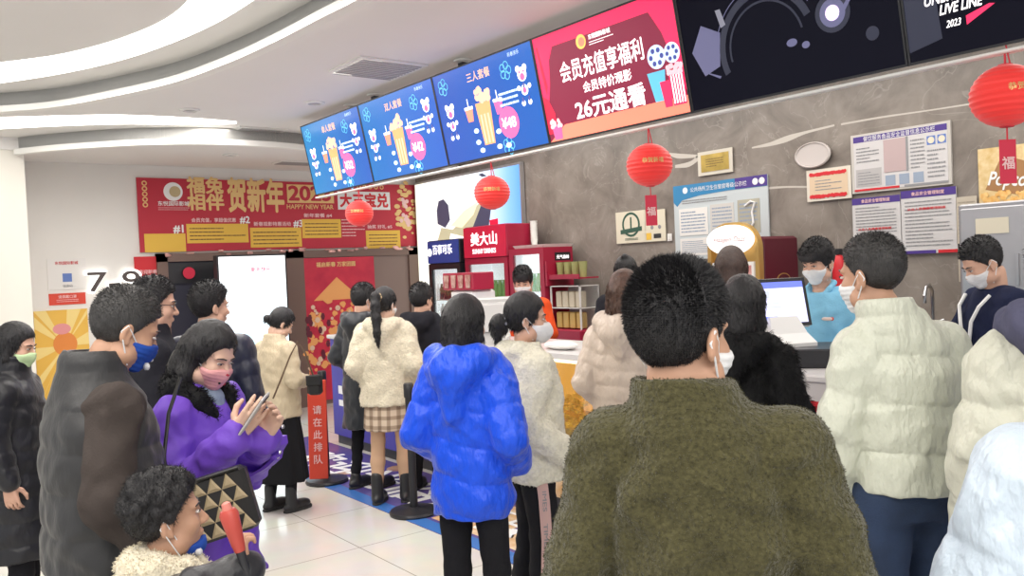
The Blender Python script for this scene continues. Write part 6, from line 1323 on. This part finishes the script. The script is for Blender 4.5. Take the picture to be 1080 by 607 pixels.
# 14
person('woman in a pale beige quilted puffer with a fleecy hood and brown hair', 659, 4.55, 1.665, 14, (0, 5, 0), ('pocket', 'pocket'), skin_b, ('long', hair_br, dict(len=.10, n_str=6500, ln=.03)), None,
       dict(kind='puffer', m=py_beige, hem=.60, q=.085, qa=.013, hood=.066, hd=.13, g=1.06, name='jacket'), w=.98, seed=14)
# 15
person('person with black hair behind the counter beside the marble wall, mostly hidden', 661, 6.7, 1.755, 5, (0, 0, 0), ('hang', 'hang'), skin_b, ('bun', hair_k, dict(at=(0, -.06, .25), r=.03)), None, dict(kind='plain', m=cl_dark, hem=.8), seed=15)
# 16
person('man with short black hair in an olive sherpa jacket in the foreground', 731, 1.52, 1.705, 3, (34, 5, 0), (((.25, -.05, 1.10), (.275, .02, .86), (0, .12, -1), (-1, .1, 0)), ((.25, -.05, 1.10), (.275, .02, .86), (0, .12, -1), (-1, .1, 0))), skin_a, ('short', hair_k, dict(th=.006, top=.011, n_str=24000, ln=.012, mix=.42, curl=.2)), (m_maskw, 'flat'),
       dict(kind='plain', m=cl_olive, hem=.70, g=1.02, collar=.072, rc=.084, sk=.008, sl=(.082, .074, .066), fold=.010, creases=.006, fur=(90000, .0050, .0008, (0, 0, -.5)), curl=.8, mix=.5, name='jacket'), dict(kind='trousers', m=m_jeans), w=.96, headshift=(-.035, 0), lift=.028, seed=16)
# 17
person('woman in a black fur jacket facing the payment monitor', 784, 3.5, 1.63, 22, (0, 6, 0), (((.235, -.02, 1.14), (.12, .20, 1.08), None, None), ((.235, -.02, 1.14), (.12, .20, 1.08), None, None)), skin_b, ('bob', hair_k, dict(low=.0)), None,
       dict(kind='plain', m=cl_fur, hem=.80, g=.92, hood=.050, hd=.14, sl=(.078, .074, .064), fold=.010, fur=(16000, .028, .0013, (0, 0, -.7)), curl=.35, mix=.4), w=.88, seed=17)
# 18
person('person with long straight brown hair standing before the ice cream freezer', 772, 5.9, 1.745, 2, (0, 4, 0), ('hang', 'hang'), skin_b, ('long', hair_b, dict(len=.22)), None, dict(kind='plain', m=cl_dark, hem=.8), hs=1.14, seed=18)
# 19
def x_polo(t, s, HP, A, J, hj, rng):
    S = Sdf(); S.chain([np.array(p)*s for p in ((.03, .085, 1.385), (.07, .05, 1.44), (.068, -.03, 1.475), (0, -.075, 1.485), (-.068, -.03, 1.475), (-.07, .05, 1.44), (-.03, .085, 1.385))], [.017*s]*7, .008); V, Q = S.mesh(.008); qmesh('polo_collar', V, Q, cl_sky, t)
    MB().ball((-.09*s, .147*s, 1.27*s), (.035*s, .008, .012*s), 10).build('chest_badge', mat('pale_badge', (0.7, 0.55, 0.5), 0.5), t); MB().ball((-.115*s, .142*s, 1.27*s), (.012*s, .009, .012*s), 10).build('badge_mark', m_orange, t)
person('cashier in a sky blue polo and white mask behind the payment monitor', 866, 5.3, 1.80, 202, (10, 16, 0), (((.25, .02, 1.13), (.19, .24, 1.03), (-.2, 1, -.2), (0, 0, -1)), ((.25, .02, 1.13), (.17, .26, 1.04), (-.2, 1, -.2), (0, 0, -1))), skin_b, ('short', hair_k, dict(th=.017, top=.016, fringe=1)), (m_maskw, 'flat'), dict(kind='plain', m=cl_sky, hem=.8, neck=1.43, sl=(.078, .066, .05), fold=.007, name='polo_shirt'), extras=x_polo, seed=19)
# 20
person('man with cropped hair in a pearl white puffer jacket and navy jeans', 947, 2.75, 1.77, -32, (-28, 6, 0), ('hang', ((.225, -.0, 1.13), (.235, .05, .90), (0.0, .12, -1), (-1, .1, 0))), skin_a, ('short', hair_g, dict(th=.004, top=.004, ln=.007)), (m_maskw, 'flat'),
       dict(kind='puffer', m=py_white, hem=.925, q=.150, qa=.016, collar=.07, rc=.085, g=1.04, qs=.14, sl=(.084, .076, .064), fold=.004, creases=.005, hw=.98, wave=.012), dict(kind='trousers', m=m_jeans, g=1.02, hem=.07), w=.88, headshift=(-.055, .04), seed=20)
# 21
def x_chef(t, s, HP, A, J, hj, rng):
    b = MB()
    for i in (1, -1): b.tube([(.11*i*s, .09*s, 1.42*s), (.09*i*s, .14*s, 1.36*s), (.05*i*s, .16*s, 1.28*s), (.02*i*s, .165*s, 1.1*s)], .010, 6)
    b.build('white_trim', m_txt_white, JACK[t.name])
person('kitchen assistant in navy with white trim and a mask, head bowed, near the steel cabinet', 1048, 4.65, 1.775, 238, (6, 30, 0), ('desk', 'desk'), skin_b, ('short', hair_k, dict(th=.010, top=.012)), (m_maskw, 'flat'), dict(kind='plain', m=cl_navy, hem=.8, fold=.007, neck=1.46), w=.95, extras=x_chef, seed=21)
# 22
def x_hood22(t, s, HP, A, J, hj, rng):
    garment(t, dict(hoodonly=1, m=cl_slate, hood=.070, hd=.10, hz=1.455, name='hood', fold=.010), s, 1.0, [], J, HP, .010, rng, 5, 2.3)
person('person at the right edge in a pale cream puffer with a slate purple hood', 1132, 2.3, 1.76, -8, (-12, 10, 0), ('hang', 'hang'), skin_b, ('curly', hair_k, dict(n=190)), (m_maskw, 'flat'),
       dict(kind='puffer', m=nylon('cream_nylon', (0.60, 0.60, 0.50)), hem=.78, q=.14, qa=.016, g=1.12, sl=(.095, .085, .07), qs=.13, fold=.008), w=1.0, extras=x_hood22, seed=22)
# 23
person('person cut off by the lower right corner in an ice blue white puffer jacket', 1206, 1.33, 1.68, 4, (0, 5, 0), ('hang', (((.235, -.05, 1.13)), (.25, .05, .9), (0, .1, -1), (-1, .1, 0))), skin_b, ('bob', hair_k), None,
       dict(kind='puffer', m=py_pale, hem=.62, q=.16, qa=.020, g=1.04, sl=(.092, .085, .07), qs=.15, collar=.06, fold=.010), w=1.05, seed=23)
# ================================================================== things carried
def world(t, p):
    rz = t.rotation_euler.z; c, s_ = math.cos(rz), math.sin(rz); return (t.location.x+c*p[0]-s_*p[1], t.location.y+s_*p[0]+c*p[1], p[2])
# phone
q = P(268, 436, 2.76); t = thing('phone', 'dark phone in a pale case held up in the hands of the woman in violet', 'phone', tuple(q), PURPLE.rotation_euler.z)
t.rotation_euler = (math.radians(-38), math.radians(12), PURPLE.rotation_euler.z+0.25)
MB().box((-0.037, -0.004, -0.075), (0.037, 0.004, 0.075), 0.003).build('case', mat('pale_phone_case', (0.5, 0.47, 0.46), 0.35), t)
MB().box((-0.034, -0.0052, -0.071), (0.034, -0.004, 0.071)).build('screen', m_black, t); MB().box((-0.03, 0.004, 0.04), (-0.005, 0.007, 0.068), 0.001).build('camera_bump', m_black, t)
# handbag with a pattern of triangles
q = P(225, 534, 2.66); t = thing('handbag', 'tan and black handbag patterned with triangles against the violet coat', 'bag', tuple(q), -(YAW+math.atan((226-540)/FPX))-0.15)
t.rotation_euler = (math.radians(-6), math.radians(-14), t.rotation_euler.z)
m_bagb = mat('black_bag_leather', (0.015, 0.014, 0.014), 0.4); m_bagt = mat('tan_bag_leather', (0.36, 0.28, 0.17), 0.45)
MB().box((-0.125, -0.035, -0.10), (0.125, 0.04, 0.10), 0.014).build('body', m_bagb, t)
b = MB(); n = 5; cw, ch = 0.23/n, 0.18/4
for j in range(4):
    for i in range(n):
        x, z = -0.115+i*cw+(cw/2 if j % 2 else 0), -0.09+j*ch
        if x+cw > 0.12: continue
        b.loft([[(x, -0.036, z), (x+cw, -0.036, z), (x+cw/2, -0.036, z+ch)], [(x+cw*.25, -0.041, z+ch*.2), (x+cw*.75, -0.041, z+ch*.2), (x+cw/2, -0.041, z+ch*.7)]])
b.build('triangle_pattern', m_bagt, t)
MB().tube([(-0.11, -0.037, 0.095), (0.11, -0.037, 0.095)], 0.006).tube([(-0.118, -0.03, -0.09), (-0.118, -0.03, 0.09)], 0.006).build('piping', m_bagb, t)
MB().box((-0.135, -0.02, 0.0), (-0.118, 0.02, 0.11), 0.004).build('side_tab', m_bagb, t)
MB().tube([(-0.11, 0, 0.1), (-0.10, 0.02, 0.2), (-0.06, 0.05, 0.32), (0.0, 0.08, 0.42)], 0.006).build('strap', m_bagb, t)
# toy in the boy's hand
q = P(246, 557, 1.96); t = thing('toy_stick', 'red toy stick gripped in the hand of the curly-haired boy', 'toy', tuple(q), 0); t.rotation_euler = (0, math.radians(-14), -YAW)
MB().lathe([(0.012, -0.055), (0.015, -0.04), (0.019, 0.0), (0.022, 0.035), (0.017, 0.045)], n=20).build('handle', mat('dull_red_plastic', (0.45, 0.06, 0.045), 0.4), t, smooth=True)
MB().lathe([(0.008, -0.13), (0.011, -0.055)], n=14).build('shaft', m_black, t, smooth=True); MB().lathe([(0.012, 0.045), (0.010, 0.06), (0.004, 0.064)], n=16).build('tip', mat('rose_plastic', (0.6, 0.2, 0.16), 0.4), t, smooth=True)
# small shoulder bag of the woman in the straw beige puffer
q = P(332, 404, 6.05); t = thing('shoulder_bag', 'small black bag at the side of the straw beige puffer', 'bag', tuple(q), -YAW); MB().box((-0.05, -0.04, -0.08), (0.05, 0.04, 0.06), 0.015).build('body', m_bagb, t); MB().box((-0.052, -0.046, -0.01), (0.052, -0.036, 0.062), 0.004).build('flap', m_bagb, t)
pts = [P(x, y, dd)-q for x, y, dd in ((330, 395, 6.05), (322, 372, 6.0), (314, 360, 5.98), (306, 375, 5.95), (297, 398, 5.93), (288, 420, 5.95))]
MB().tube([tuple(Matrix.Rotation(YAW, 3, 'Z') @ Vector(p)) for p in pts], 0.006).build('strap', mat('brown_strap', (0.12, 0.07, 0.04), 0.5), t)
